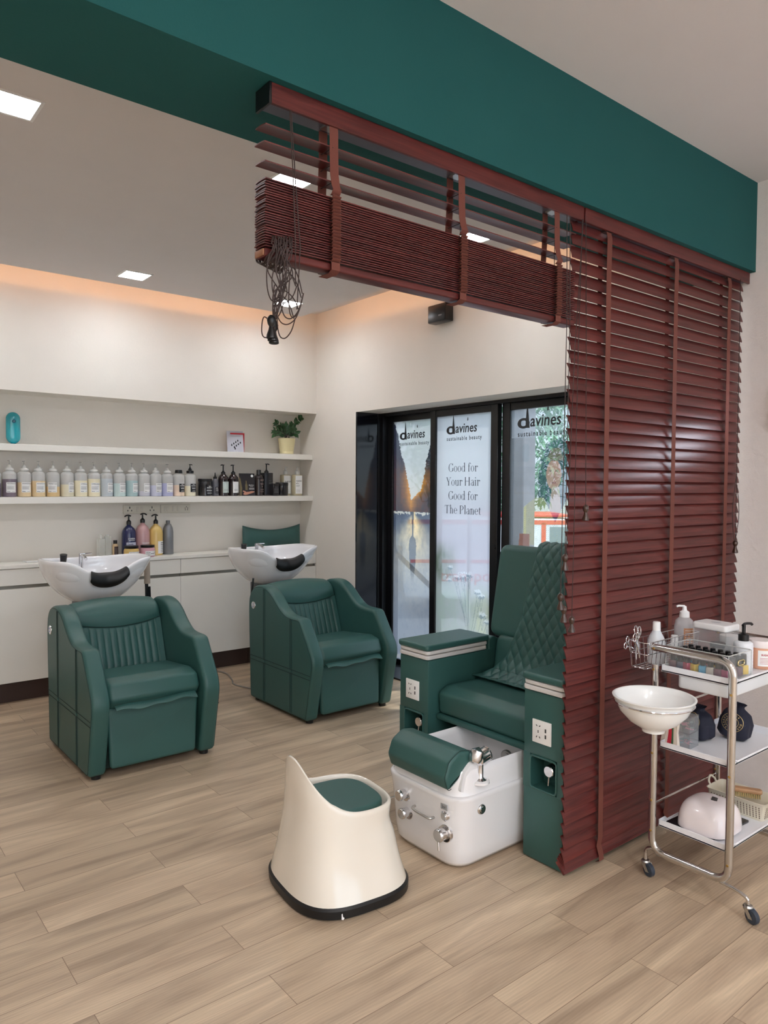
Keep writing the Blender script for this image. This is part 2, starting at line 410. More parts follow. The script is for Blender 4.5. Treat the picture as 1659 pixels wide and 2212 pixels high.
def glass_mat():
    m = bpy.data.materials.new('door_glass'); m.use_nodes = True; n, l = m.node_tree.nodes, m.node_tree.links; n.clear()
    o = n.new('ShaderNodeOutputMaterial'); g = n.new('ShaderNodeBsdfGlossy'); g.inputs['Roughness'].default_value = .02
    tr = n.new('ShaderNodeBsdfTransparent'); tr.inputs[0].default_value = (.93, .96, .97, 1)
    m2 = n.new('ShaderNodeMixShader'); m2.inputs[0].default_value = .05
    l.new(tr.outputs[0], m2.inputs[1]); l.new(g.outputs[0], m2.inputs[2]); l.new(m2.outputs[0], o.inputs[0]); return m
GLASS = glass_mat()
def hsh(i, j): return math.modf(abs(sin(i*127.1+j*311.7)*43758.5453))[0]
def vnoise(x, y):
    i, j = math.floor(x), math.floor(y); u, v = x-i, y-j; u = u*u*(3-2*u); v = v*v*(3-2*v)
    return (hsh(i, j)*(1-u)+hsh(i+1, j)*u)*(1-v)+(hsh(i, j+1)*(1-u)+hsh(i+1, j+1)*u)*v
def fbm(x, y): return .5*vnoise(x, y)+.3*vnoise(2.1*x, 2.1*y)+.2*vnoise(4.3*x, 4.3*y)
def mixc(a, b, t): t = max(0, min(1, t)); return tuple(p+(q-p)*t for p, q in zip(a, b))
def ip(x, xs, ys):
    if x <= xs[0]: return ys[0]
    for i in range(len(xs)-1):
        if x <= xs[i+1]: return ys[i]+(ys[i+1]-ys[i])*(x-xs[i])/(xs[i+1]-xs[i])
    return ys[-1]
def sm(a, b, x): t = max(0, min(1, (x-a)/(b-a))); return t*t*(3-2*t)
def pic_canyon(s, z):           # s 0..1 across, z height in metres
    yy = ((1.773-z)/.00362+945-880)*4.5125
    zs = [140, 260, 470, 530, 660, 800, 890]
    L = ip(yy, zs, [.0, .10, .19, .26, .32, .40, .43])+.012*(vnoise(3, yy/9)-.5)*2
    Rr = ip(yy, zs, [1.02, .95, .82, .78, .74, .66, .44])+.015*(vnoise(7, yy/9)-.5)*2
    n = fbm(s*14, yy/60)
    if yy < 890 and L < s < Rr: return mixc((196, 196, 196), (208, 200, 190), sm(500, 880, yy))+(.86,)
    if yy < 1000:
        d = (L-s) if s <= .43 else (s-Rr)
        glow = exp(-max(d, 0)*7)*sm(480, 800, yy)*(1-.5*sm(900, 1000, yy))
        c = mixc((46, 46, 62), (80, 44, 46), n*sm(300, 700, yy)); c = mixc(c, (212, 140, 60), glow*(.7+.6*n)); return c+(.92,)
    if abs(yy-1012) < 34*vnoise(s*34, yy/14)-6 and abs(s-.47) > .06: return (196, 190, 180, .95)
    w = ip(yy, [1030, 1120, 1250, 1400, 1700], [.05, .26, .46, .60, .9]); d = abs(s-.5)/w
    g = exp(-d*d*1.6)*ip(yy, [1030, 1200, 1400, 1700, 2100], [1.2, 1.1, .65, .25, .05])
    base = mixc((78, 84, 100), (136, 143, 160), sm(1100, 1650, yy)+.25*(n-.5))
    c = mixc(base, (246, 214, 160), g*(.55+.6*n))
    hw = ip(yy, [1030, 1120, 1230, 1260, 1320, 1500, 1640], [.03, .02, .02, .07, .09, .07, .03])
    if abs(s-.475) < hw: c = mixc(c, (70, 74, 86), .8*(1-sm(1480, 1700, yy)))
    return c+(ip(yy, [1050, 1300], [.95, .82]),)
UMB = [(.27, 1475, .055), (.52, 1545, .11), (.40, 1555, .06), (.62, 1520, .07), (.25, 1590, .05), (.78, 1660, .07), (.84, 1690, .06), (.86, 1850, .08), (.95, 1900, .06), (.2, 1560, .03)]
def pic_meadow(s, z):
    s = min(1, max(0, s))
    yy = ((1.773-z)/.00362+945-880)*4.5125; n = fbm(s*9+20, yy/130)
    c = mixc((206, 207, 212), (196, 192, 204), sm(600, 1300, yy))
    c = mixc(c, (104, 116, 98), .8*sm(1200, 1420, yy)*(1-sm(.05, .5, s))*(.4+n)*(1-.6*sm(1500, 1700, yy)))
    c = mixc(c, (168, 182, 172), .7*sm(1500, 1750, yy)*(.4+n)); c = mixc(c, (206, 205, 170), .6*sm(1600, 1800, yy)*sm(.55, .9, s)*n*1.6)
    for (u, y, r) in UMB:
        du = (s-u)/r; dy = (yy-y)/(r*380)
        if du*du+dy*dy < .15+1.3*hsh(int(s*95), int(yy/5)):
            c = mixc(c, (228, 234, 242) if dy+.6*(hsh(int(s*60), int(yy/9))-.5) < 0.05 else (112, 130, 146), .6)
        w_ = (yy-y)/420
        if 0 < w_ < 1 and r > .05 and (abs(s-u+(u-.62)*w_*.8) < .005 or (w_ < .3 and abs(abs(s-u)-r*(.5-w_*1.6)) < .004)): c = mixc(c, (112, 128, 134), .45)
    return c+(ip(yy, [900, 1300, 1600], [.95, .93, .82]),)
def pic_woman(s, z):            # printed figure: dark curls, yellow open-knit top
    al = .13; c = (200, 205, 214); n = fbm(s*30, z*30)
    # coordinates: s across the 0.71 m pane; face centre near (.48, 1.5)
    x = s*.71
    if z > 1.715: al = .35
    hx, hz = (x-.38)/.155, (z-1.43)/.27
    if hx*hx+hz*hz < 1+.5*(n-.5): c = (52, 70, 92); al = .42+.25*n
    fx, fz = (x-.345)/.058, (z-1.475)/.095
    if fx*fx+fz*fz < 1:
        c = (190, 140, 128); al = .6
        if abs(fz-.25) < .07 and .25 < abs(fx) < .62: c = (150, 112, 106)
        if abs(fz+.52) < .05 and abs(fx) < .28: c = (160, 98, 100)
        if abs(fx) < .12 and -.3 < fz < .1: c = (170, 120, 112)
    if 1.56 < z < 1.64 and abs(x-.355) < .035+(1.64-z)*.4: c = (120, 92, 84); al = .6
    if abs(x-.36) < .03+(1.38-z)*.15 and 1.24 < z < 1.40: c = (196, 160, 150); al = .5
    top = 1.33-.9*max(0, abs(x-.33)-.12)**1.25*1.2
    if 1.03 < z < top and .105 < x < .62 and not (abs(x-.36) < .06*(z-1.18)/.1 and z > 1.18):
        c = mixc((222, 208, 130), (176, 176, 130), n); al = .22+.38*n*((int(x*150)+int(z*150)) % 2)+(.25 if x < .13 else 0)
    if .06 < x < .16 and .84 < z < 1.10 and x > .06+abs(z-.97)*.12: c = (150, 92, 70); al = .62
    return c+(al,)
def film(parent, y0, y1, z0, z1, x, pic, nu, nv):
    w = y0-y1
    mb = MB(); mb.grid(lambda u, v: (x, y0-u*w, z0+v*(z1-z0)), nu, nv)
    o = mb.build('window_film', FILM, parent); me = o.data
    ca = me.color_attributes.new('Print', 'FLOAT_COLOR', 'POINT')
    for v in me.vertices:
        r = pic((y0-v.co.y)/w, v.co.z); ca.data[v.index].color = (*s2l(r[:3]), r[3])
    return o
# serif lettering drawn with contrasted strokes: unit height .7 for capitals, .47 for small letters
def ring(cx, cy, rx, ry, a0, a1, tk, tn, n=22):
    P = []; Q = []
    for k in range(n+1):
        a = radians(a0+(a1-a0)*k/n); w = tn+(tk-tn)*abs(cos(a)); P.append((cx+(rx)*cos(a), cy+(ry)*sin(a))); Q.append((cx+(rx-w)*cos(a), cy+(ry-tn)*sin(a)))
    return [[P[i], P[i+1], Q[i+1], Q[i]] for i in range(n)]
def qd(x0, y0, x1, y1, w): 
    return [[(x0-w/2, y0), (x0+w/2, y0), (x1+w/2, y1), (x1-w/2, y1)]]
def hb(x0, x1, y, w=.022): return [[(x0, y), (x1, y), (x1, y+w), (x0, y+w)]]
def stem(x, y0, y1, s0=1, s1=1, w=.075):
    o = qd(x, y0, x, y1, w)
    if s0: o += hb(x-.085, x+.085, y0)
    if s1 == 1: o += hb(x-.085, x+.085, y1-.022)
    if s1 == 2: o += [[(x-.1, y1-.05), (x-.1, y1-.03), (x, y1+.01), (x, y1-.05)]]
    return o
GL = {
 'o': (.46, lambda: ring(.23, .235, .2, .245, 0, 360, .07, .022)),
 'G': (.66, lambda: ring(.33, .35, .29, .36, 38, 335, .085, .025)+stem(.55, .06, .30, 0, 1)+[[(.5, .7), (.56, .7), (.56, .52), (.54, .52)]]),
 'd': (.50, lambda: ring(.22, .235, .19, .245, 0, 360, .07, .022)+stem(.38, 0, .74, 0, 2)+hb(.38, .48, 0)),
 'f': (.34, lambda: stem(.15, 0, .56, 1, 0)+ring(.26, .56, .145, .17, 20, 180, .07, .03)+hb(.03, .3, .44)),
 'r': (.36, lambda: stem(.13, 0, .47, 1, 2)+ring(.27, .28, .15, .18, 40, 150, .05, .035)+[[(.3, .34), (.38, .36), (.38, .45), (.3, .46)]]),
 'Y': (.62, lambda: stem(.31, 0, .34, 1, 0, .085)+qd(.29, .3, .1, .69, .085)+qd(.33, .3, .53, .69, .035)+hb(0, .22, .678)+hb(.42, .63, .678)),
 'u': (.52, lambda: stem(.13, .12, .47, 0, 2)+ring(.25, .14, .155, .15, 180, 330, .07, .03)+stem(.38, 0, .47, 0, 2)+hb(.38, .48, 0)),
 'H': (.74, lambda: stem(.14, 0, .7, 1, 1, .085)+stem(.58, 0, .7, 1, 1, .085)+hb(.14, .58, .35, .03)),
 'a': (.44, lambda: ring(.19, .13, .15, .14, 90, 360, .06, .022)+stem(.33, 0, .34, 0, 0)+ring(.22, .33, .145, .15, 0, 160, .07, .022)+hb(.19, .33, .25)+hb(.33, .43, 0)),
 'i': (.27, lambda: stem(.13, 0, .47, 1, 2)+ring(.13, .64, .045, .045, 0, 360, .045, .045, 10)),
 'T': (.60, lambda: stem(.30, 0, .7, 1, 0, .085)+hb(.03, .57, .672, .028)+qd(.035, .54, .035, .69, .025)+qd(.565, .54, .565, .69, .025)),
 'h': (.52, lambda: stem(.13, 0, .74, 1, 2)+ring(.255, .31, .16, .17, 0, 150, .07, .03)+stem(.38, 0, .32, 1, 0)),
 'e': (.43, lambda: ring(.22, .235, .19, .245, 0, 320, .07, .022)+hb(.06, .38, .25)),
 'P': (.56, lambda: stem(.14, 0, .7, 1, 1, .085)+ring(.27, .51, .24, .19, -100, 100, .085, .025)),
 'l': (.27, lambda: stem(.13, 0, .74, 1, 2)),
 'n': (.52, lambda: stem(.13, 0, .47, 1, 2)+ring(.255, .31, .16, .17, 0, 150, .07, .03)+stem(.38, 0, .32, 1, 0)),
 't': (.31, lambda: stem(.15, .08, .58, 0, 0)+ring(.235, .09, .12, .1, 180, 300, .06, .03)+hb(.04, .28, .44)),
 ' ': (.24, lambda: [])}
def serif(mb, txt, h, M, sx=1, mi=0):
    w = sum(GL[c][0] for c in txt); x = -w/2; q = 0
    for c in txt:
        for poly in GL[c][1]():
            q += 1; mb.add([((px+x)*h*sx, py*h, q*2e-6) for px, py in poly], [list(range(len(poly)))], mi, M)
        x += GL[c][0]
def logo(mb, M, w, mi=0, sub=True):
    """hand-drawn 'davines' wordmark, w = overall width; origin at baseline left"""
    k = w
    for poly in ring(.125*k, .075*k, .125*k, .085*k, 0, 360, .075*k, .04*k, 30): mb.add([(x, y, 0) for x, y in poly], [[0, 1, 2, 3]], mi, M)
    mb.add([(x*k, y*k, .0002) for x, y in ((.165, .0), (.25, -.005), (.245, .08), (.205, .40), (.195, .36), (.17, .12))], [[0, 1, 2, 3, 4, 5]], mi, M)
    mb.text('avines', .27*k, M @ T((.255*k, .098*k, .0002)), mi, sx=.92, shear=.12, align='LEFT', off=.004*k)
    mb.add([(x*k, y*k, .0003) for x, y in ((.595, .24), (.625, .25), (.62, .31), (.60, .30))], [[0, 1, 2, 3]], mi, M)
    if sub: mb.text('sustainable beauty', .115*k, M @ T((.5*k, -.10*k, .0002)), mi, sx=.85, sp=1.32, off=.002*k)
LOGO = mat('logo_grey_print', (70, 74, 80), .6); TXT = mat('slogan_grey_print', (56, 62, 78), .6)
XD = 3.61
def door(name, gy0, gy1, x, ly, ry, pic, nu, label):
    t = thing(name, label, None, (x, (gy0+gy1)/2, 0)); del t['label']; t['label'] = label; t['kind'] = 'structure'
    if 'category' in t: del t['category']
    o = (gy0+gy1)/2; a, b = gy0-o, gy1-o; mb = MB()
    mb.box(-.012, .03, a, a+ly, .0, 1.945, .003, 1); mb.box(-.012, .03, b-ry, b, .0, 1.945, .003, 1)
    mb.box(-.010, .028, b, a, 1.897, 1.943, .002, 1); mb.box(-.010, .028, b, a, 0.002, .05, .002, 1)
    mb.build('door_frame', FRAME, t)
    MB().box(.010, .014, b, a, .05, 1.897).build('glass_pane', GLASS, t)
    film(t, a, b, .05, 1.897, .004, pic, nu, int(nu*3.6)); return t
d1 = door('door_1', 4.42, 3.943, XD+.04, .06, .05, pic_canyon, 110, 'black framed glass door panel printed with a road through a canyon')
d2 = door('door_2', 3.884, 3.35, XD, .058, .065, pic_meadow, 110, 'black framed glass door panel printed with a slogan over meadow flowers')
d3 = door('door_3', 3.205, 2.50, XD+.03, .072, .07, pic_woman, 150, 'black framed glass door panel with a see-through printed figure')
mb = MB(); logo(mb, FX @ T((-.163, 1.757, 0)), .335); o = mb.build('logo_print', LOGO, d1); o.location = (-.002, 0, 0); o['label'] = 'grey wordmark with small line below'
mb = MB(); logo(mb, FX @ T((-.165, 1.768, 0)), .345); o = mb.build('logo_print', LOGO, d2); o.location = (-.002, 0, 0)
mb = MB(); logo(mb, FX @ T((-.30, 1.775, 0)), .40); o = mb.build('logo_print', LOGO, d3); o.location = (-.002, 0, 0)
mb = MB()
for tx, z in (('Good for', 1.502), ('Your Hair', 1.405), ('Good for', 1.307), ('The Planet', 1.208)): serif(mb, tx, .083, FX @ T((.0, z, 0)), .99)
o = mb.build('slogan_print', TXT, d2); o.location = (-.002, 0, 0); o['label'] = 'dark serif slogan in four lines'
mb = MB(); mb.box(-.016, -.012, -.305, -.325, 1.02, 1.16, .002, 1); mb.cyl((-.018, -.315, .99), (-.012, -.315, .99), .008)
mb.build('door_handle', BLK, d2)
mb = MB(); mb.box(3.585, 3.68, 2.42, 4.52, 1.943, 1.965); mb.box(3.585, 3.68, 4.42+.055, 4.52, 0, 1.943); mb.box(3.585, 3.68, 2.42, 2.45, 0, 1.943); mb.box(3.56, 3.585, 4.50, 4.52, 0, 1.963)
struct('trim_2', mb, FRAME, 'black aluminium door frame')
struct('trim_3', MB().box(XW-.003, 3.585, 4.508, 4.523, 0, 1.965), REVEAL, 'glossy black lining of the door reveal')
struct('trim_4', MB().box(XW+.002, 3.70, 2.42, 4.508, -.001, .012), FRAME, 'black door sill')
struct('baseboard_right', MB().box(XW-.012, XW, 4.53, 5.066, 0, .06), mat('beige_skirting', (190, 176, 160), .6))
# ------------------------------------------------------------------ outside
STONE = mat('grey_stone', (112, 112, 116), .8, bump=.6, bscale=20, var=.3, vscale=6)
PAVE = mat('street_paving', (128, 128, 127), .9, var=.15, vscale=2)
struct('ground', MB().box(3.9, 40, -15, 40, -1.4, -1.0), PAVE, 'street outside the doors')
struct('landing', MB().box(3.62, 4.7, 1.5, 5.5, -.25, -.03), PAVE, 'entrance landing')
def outcol(name, x, y, w, h, m, label): 
    return tag(MB().box(x-w/2, x+w/2, y-w/2, y+w/2, -1.0, h, .01, 1).build(name, m), label, 'pillar')
outcol('stone_pillar', 4.75, 4.06, .16, 3.2, STONE, 'dark stone pillar outside, seen at the left of the clear door panel')
tag(MB().cyl((4.25, 4.18, -.05), (4.25, 4.18, 2.6), .018).build('metal_post', STEEL), 'thin metal post outside behind the slogan panel', 'post')
t = thing('handrail', 'dark metal handrail sloping down outside the printed door panels', 'handrail', (3.85, 4.2, 0))
def rl(u): return (0, .48-.86*u, .88-.47*u)
mb = MB(); mb.tube([rl(0), rl(1)], .022, 12, flat=(1.0, .7)); mb.build('rail', mat('dark_rail', (30, 25, 24), .5), t)
mb = MB()
for u in (.06, .62):
    p = Vector(rl(u)); mb.tube(catmull([p, p+Vector((0, 0, -.05)), p+Vector((.03, .02, -.09)), p+Vector((.03, .02, -.92))], 6), .010)
mb.build('bracket', mat('dark_rail'  , (52, 44, 42)), t)
# van in the street
t = thing('van', 'white van with red trim parked in the street outside', 'van', (10.7, 9.34, -1.0), radians(-38.8))
VW = mat('van_white', (214, 217, 222), .3); VR = mat('van_red', (214, 60, 56), .35); VG = mat('van_glass', (96, 120, 136), .1)
prof = rpoly([(-2.1, .35), (1.6, .35), (2.05, .5), (2.05, 1.0), (1.75, 1.12), (1.1, 1.82), (-2.1, 1.86)], .12)
MB().pillow(prof, -.85, .85, .08, ax=1).build('body', VW, t)
mb = MB()
for s_ in (-.858, .852):
    mb.box(-2.05, 1.05, s_, s_+.006, 1.72, 1.80); mb.box(.35, .43, s_, s_+.006, .5, 1.75); mb.box(-2.0, 1.9, s_, s_+.006, 1.02, 1.08)
    mb.add([(1.1, s_, 1.8), (1.16, s_, 1.74), (1.8, s_, 1.06), (1.7, s_, 1.06)], [[0, 1, 2, 3]])
mb.box(1.06, 1.14, -.8, .8, 1.78, 1.83); mb.box(-.6, .9, -.8, .8, 1.85, 1.9, .02)
mb.build('red_trim', VR, t)
mb = MB()
for s_ in (-.856, .851): mb.add([(.5, s_, 1.12), (1.58, s_, 1.12), (1.05, s_, 1.68), (.5, s_, 1.68)], [[0, 1, 2, 3]])
mb.add([(1.72, -.7, 1.17), (1.72, .7, 1.17), (1.16, .66, 1.79), (1.16, -.66, 1.79)], [[0, 1, 2, 3]])
mb.build('window', VG, t)
mb = MB(); mb.text('transport', .3, T((-.9, -.862, .78)) @ RX(90), 0); mb.build('lettering', VR, t)
for x in (-1.4, 1.35):
    for y in (-.8, .62): MB().cyl((x, y, .32), (x, y+.18, .32), .32, bev=.03).build('wheel', RUB, t)
# leafy trees
LEAFM = mat('tree_leaves', (112, 160, 124), .6, var=.35, vscale=3); BARK = mat('tree_bark', (96, 84, 74), .9)
def tree(x, y, z, r, h, n, label):
    t = thing('tree', label, 'tree', (x, y, z)); mb = MB(); rnd = random.Random(int(x*10))
    for i in range(n):
        a, b = rnd.uniform(0, 2*pi), math.acos(rnd.uniform(-1, 1)); q = r*rnd.uniform(.55, 1)**.5
        c = Vector((q*sin(b)*cos(a), q*sin(b)*sin(a), h+q*1.1*cos(b))); M = T(c) @ RZ(rnd.uniform(0, 360)) @ RX(rnd.uniform(-70, 70))
        s_ = rnd.uniform(.10, .2); mb.add([(0, 0, 0), (s_*.25, s_*.6, .02), (0, s_*1.6, 0), (-s_*.25, s_*.6, .02)], [[0, 1, 2, 3]], M=M)
    mb.build('foliage', LEAFM, t)
    mb = MB(); mb.tube(catmull([(0, 0, 0), (.05, 0, h*.5), (-.03, .05, h)], 5), [.12]*10+[.1], 10); mb.build('trunk', BARK, t)
tree(13.2, 12.4, -1.0, 2.1, 3.6, 5200, 'large leafy tree across the street behind the van')
tree(16.6, 8.8, -1.0, 1.8, 2.6, 3000, 'lower leafy tree across the street to the right of the large one')
struct('building_outside', MB().box(19, 20, -5, 32, -1, 5.2), mat('far_building', (206, 206, 204), .9), 'pale building far across the street')
# ================================================================== BLINDS
YB = 1.588
def blind_common(t, x0, x1, cx):
    """valance board and metal head box; t sits at (cx, YB, 2.363)"""
    MB().box(x0-cx, x1-cx, -.030, -.020, -.050, 0, .0015, 1).build('valance', SLAT, t)
    o = MB().box(x0-cx+.004, x1-cx-.004, -.019, .034, -.042, -.002, .002, 1).build('headrail', HEADM, t)
    return o
def slat_mb(x0, x1, w, th=.0028, crown=.0025):
    mb = MB()
    def f(u, v):
        q = (v-.5)*2; return (x0+(x1-x0)*u, q*w/2, crown*(1-q*q))
    mb.grid(f, 1, 6, thick=th); return mb
def ribbon(pts, x, w, th=.0012):
    mb = MB(); P = [Vector((0, p[0], p[1])) for p in pts]; n = len(P)-1
    def f(u, v):
        p = P[round(v*n)]; return (x+(u-.5)*w, p.y, p.z)
    mb.grid(f, 1, n, thick=th); return mb
def tassel(mb, x, y, z):  # turned wooden cord end
    mb.lathe([(0, .055), (.004, .055), (.009, .05), (.011, .043), (.009, .034), (.0055, .028), (.007, .02), (.0115, .008), (.0125, 0), (.009, -.002), (0, -.002)], 16, T((x, y, z-.055)))
# closed blind
cx = 2.73
tb = thing('venetian_blind', 'lowered mahogany slatted blind reaching almost to the floor', 'blind', (cx, YB, 2.363), 0, 'wooden venetian blinds')
blind_common(tb, 2.138, 3.352, cx)
sl = slat_mb(2.098-cx, 3.338-cx, .0505)
TILT = 70; pitch = .0452; n = 50
proto = None
for i in range(n):
    z = 2.305-i*pitch-2.363
    if proto is None: proto = sl.build('slat', SLAT, tb); o = proto
    else: o = proto.copy(); COL.objects.link(o); o.parent = tb
    o.location = (random.uniform(-.001, .001), 0, z); o.rotation_euler = (radians(TILT+random.uniform(-.8, .8)), 0, random.uniform(-.0006, .0006))
zb = 2.305-n*pitch-2.363
for k in range(3):
    o = proto.copy(); COL.objects.link(o); o.parent = tb; o.location = (-.004*k, .001*k, zb+.026-.006*k); o.rotation_euler = (radians(58-5*k), 0, .001*k)
o = MB().box(2.098-cx, 3.338-cx, -.025, .025, -.006, .006, .003).build('bottom_rail', SLAT, tb); o.location = (-.012, 0, zb+.004); o.rotation_euler = (radians(45), 0, 0)
for x in (2.295, 2.752, 3.19):
    pts = [(-.016, -.048)]
    z = -.09
    pts += [(-.021, -.075), (-.019, -.2), (-.020, -1.0), (-.019, -1.9), (-.020, zb+.06), (-.014, zb+.03), (-.024, zb), (-.027, zb-.022), (-.01, zb-.03)]
    ribbon(pts, x-cx, .028).build('ladder_tape', TAPE, tb)
    ribbon([(.020, -.045), (.020, zb+.02)], x-cx+.002, .026).build('back_tape', TAPE, tb)
    MB().box(x-cx-.02, x-cx+.02, -.026, .01, -.050, -.0425).build('tape_clip', STEEL, tb)
# pull cords of the closed blind
mb = MB(); ms = MB()
for x, z, x2 in ((2.155, 1.335, 2.14), (2.04, .99, 2.125), (2.085, .95, 2.12)):
    mb.tube([(x2-cx, -.03, -.045), ((x+x2)/2-cx, -.034, -.5), (x-cx, -.036, z-2.363)], .0014, 6); tassel(ms, x-cx, -.036, z-2.363+.003); ms.build('tassel', WOODEND, tb); ms = MB()
mb.build('pull_cord', CORD, tb)
mb = MB(); ms = MB(); mb.tube([(3.262-cx, -.032, -.045), (3.258-cx, -.036, -1.2)], .0016, 6); mb.tube(catmull([(3.258-cx, -.036, -.9), (3.225-cx, -.036, -1.06), (3.25-cx, -.036, -1.2), (3.285-cx, -.036, -1.08), (3.262-cx, -.036, -.95)], 8), .0014, 6)
tassel(ms, 3.258-cx, -.036, -1.197); mb.build('pull_cord', CORD, tb); ms.build('tassel', WOODEND, tb)
# raised blind
cx = 1.52
ta = thing('venetian_blind', 'raised mahogany slatted blind bunched up under the beam', 'blind', (cx, YB, 2.363), 0, 'wooden venetian blinds')
blind_common(ta, .902, 2.130, cx)
MB().box(.896-cx, .903-cx, -.031, .037, -.052, 0, .001, 1).build('end_cap', BLK, ta)
sl = slat_mb(.888-cx, 2.092-cx, .050, .0028, .0015)
proto = None; zt = [-.097, -.139, -.184]; z0, z1, N = -.227, -.386, 27
for z in zt+[z0+(z1-z0)*k/(N-1) for k in range(N)]:
    if proto is None: proto = sl.build('slat', SLAT, ta); o = proto
    else: o = proto.copy(); COL.objects.link(o); o.parent = ta
    st = z < -.2
    o.location = (random.uniform(-.002, .002), random.uniform(-.0007, .0007) if st else 0, z); o.rotation_euler = (radians(random.uniform(-.5, .5) if st else 4), 0, random.uniform(-.0008, .0008))
o = MB().pillow(rpoly([(-.025, -.412), (.025, -.412), (.025, -.392), (-.025, -.392)], .006, 3), .888-cx, 2.092-cx, .002, seg=1).build('bottom_rail', SLAT, ta)
MB().box(.884-cx, .889-cx, -.02, .02, -.410, -.394, .001).build('rail_end', mat('raw_wood_end', (150, 100, 70), .6), ta)
for x in (1.087, 1.545, 1.99):
    pts = [(-.022, -.04), (-.024, -.06), (-.025, -.12), (-.027, -.17), (-.033, -.198), (-.040, -.212), (-.034, -.220)]
    K = 19
    for k in range(K):
        za = -.224-(.166)*k/K; pts += [(-.028, za), (-.036, za-.001), (-.0405, za-.004), (-.036, za-.007), (-.029, za-.0082)]
    pts += [(-.034, -.394), (-.034, -.412), (-.02, -.419), (.0, -.418), (.024, -.418)]
    ribbon(pts, x-cx, .026).build('ladder_tape', TAPE, ta)
    ribbon([(.028, -.04), (.028, -.12), (.033, -.2), (.029, -.30), (.031, -.41)], x-cx+.002, .026).build('back_tape', TAPE, ta)
    mb = MB()
    for z in zt: mb.tube([(x-cx-.004, -.027, z-.005), (x-cx-.004, .028, z-.005)], .0012, 6)
    mb.tube([(x-cx+.02, 0, -.042), (x-cx+.02, 0, -.224)], .0012, 6)
    mb.build('lift_cord', CORD, ta)
    MB().box(x-cx-.018, x-cx+.018, -.018, .012, -.047, -.0415).build('tape_clip', STEEL, ta)
# cords at the right end of the raised blind, running down to two tassels
mb = MB(); ms = MB()
for x, z, x2 in ((2.041, 1.168, 2.055), (2.02, 1.035, 2.038)):
    mb.tube([(x2-cx, -.028, -.045), (x2-cx-.004, -.036, -.41), (x-cx, -.037, z-2.363)], .0014, 6); tassel(ms, x-cx, -.037, z-2.363+.003); ms.build('tassel', WOODEND, ta); ms = MB()
mb.build('pull_cord', CORD, ta)
# bundled cords at the left end: a coil over the bottom rail, loose loops, a tangle ending in tassels
mb = MB(); rnd = random.Random(3)
lx = .893-cx
mb.tube([(.955-cx, -.026, -.045), (.957-cx, -.038, -.2), (.962-cx, -.041, -.36), (.966-cx, -.036, -.47)], .0016, 6)
mb.tube([(.959-cx, -.026, -.045), (.963-cx, -.040, -.22), (.975-cx, -.043, -.38), (.970-cx, -.036, -.53)], .0016, 6)
for k in range(16):
    a = .01+.004*k; p = []
    for j in range(15):
        th = 2*pi*j/14
        p.append((lx+a*.9-.004+rnd.uniform(-.005, .005)+.008*sin(th), -.037*cos(th)*(1+.1*rnd.random())-.002, -.388+(.036+.0010*k)*sin(th)*(1.0 if sin(th) < 0 else .85)))
    mb.tube(catmull(p, 3), .0016, 5)
for k in range(11):
    x0 = lx+rnd.uniform(-.005, .06); x1 = lx+rnd.uniform(.0, .02); z1_ = -.54+rnd.uniform(-.03, .03); wv = rnd.uniform(-.025, .03)
    mb.tube(catmull([(x0, -.040, -.40), (x0+wv, -.044+rnd.uniform(-.01, .01), -.45), ((x0+x1)/2-wv*.6, -.04+rnd.uniform(-.012, .012), -.50), (x1, -.04, z1_)], 6), .0015, 5)
for (cx_, cz, rx, rz) in ((.035, -.475, .036, .045), (.055, -.50, .032, .055), (.04, -.555, .026, .05), (.068, -.49, .022, .06), (-.010, -.585, .018, .024), (.018, -.52, .016, .04), (.045, -.53, .034, .04), (.015, -.46, .030, .06)):
    mb.tube(catmull([(lx+cx_+rx*cos(a*pi/5), -.04+.01*sin(a), cz+rz*sin(a*pi/5)) for a in range(11)], 4), .0015, 5)
mb.build('cord_bundle', CORD, ta)
ms = MB()
for dx, dz in ((0.004, -.555), (.014, -.565), (.009, -.56)): tassel(ms, lx+dx, -.04+dx*.5, dz)
ms.build('tassel', BLK, ta)
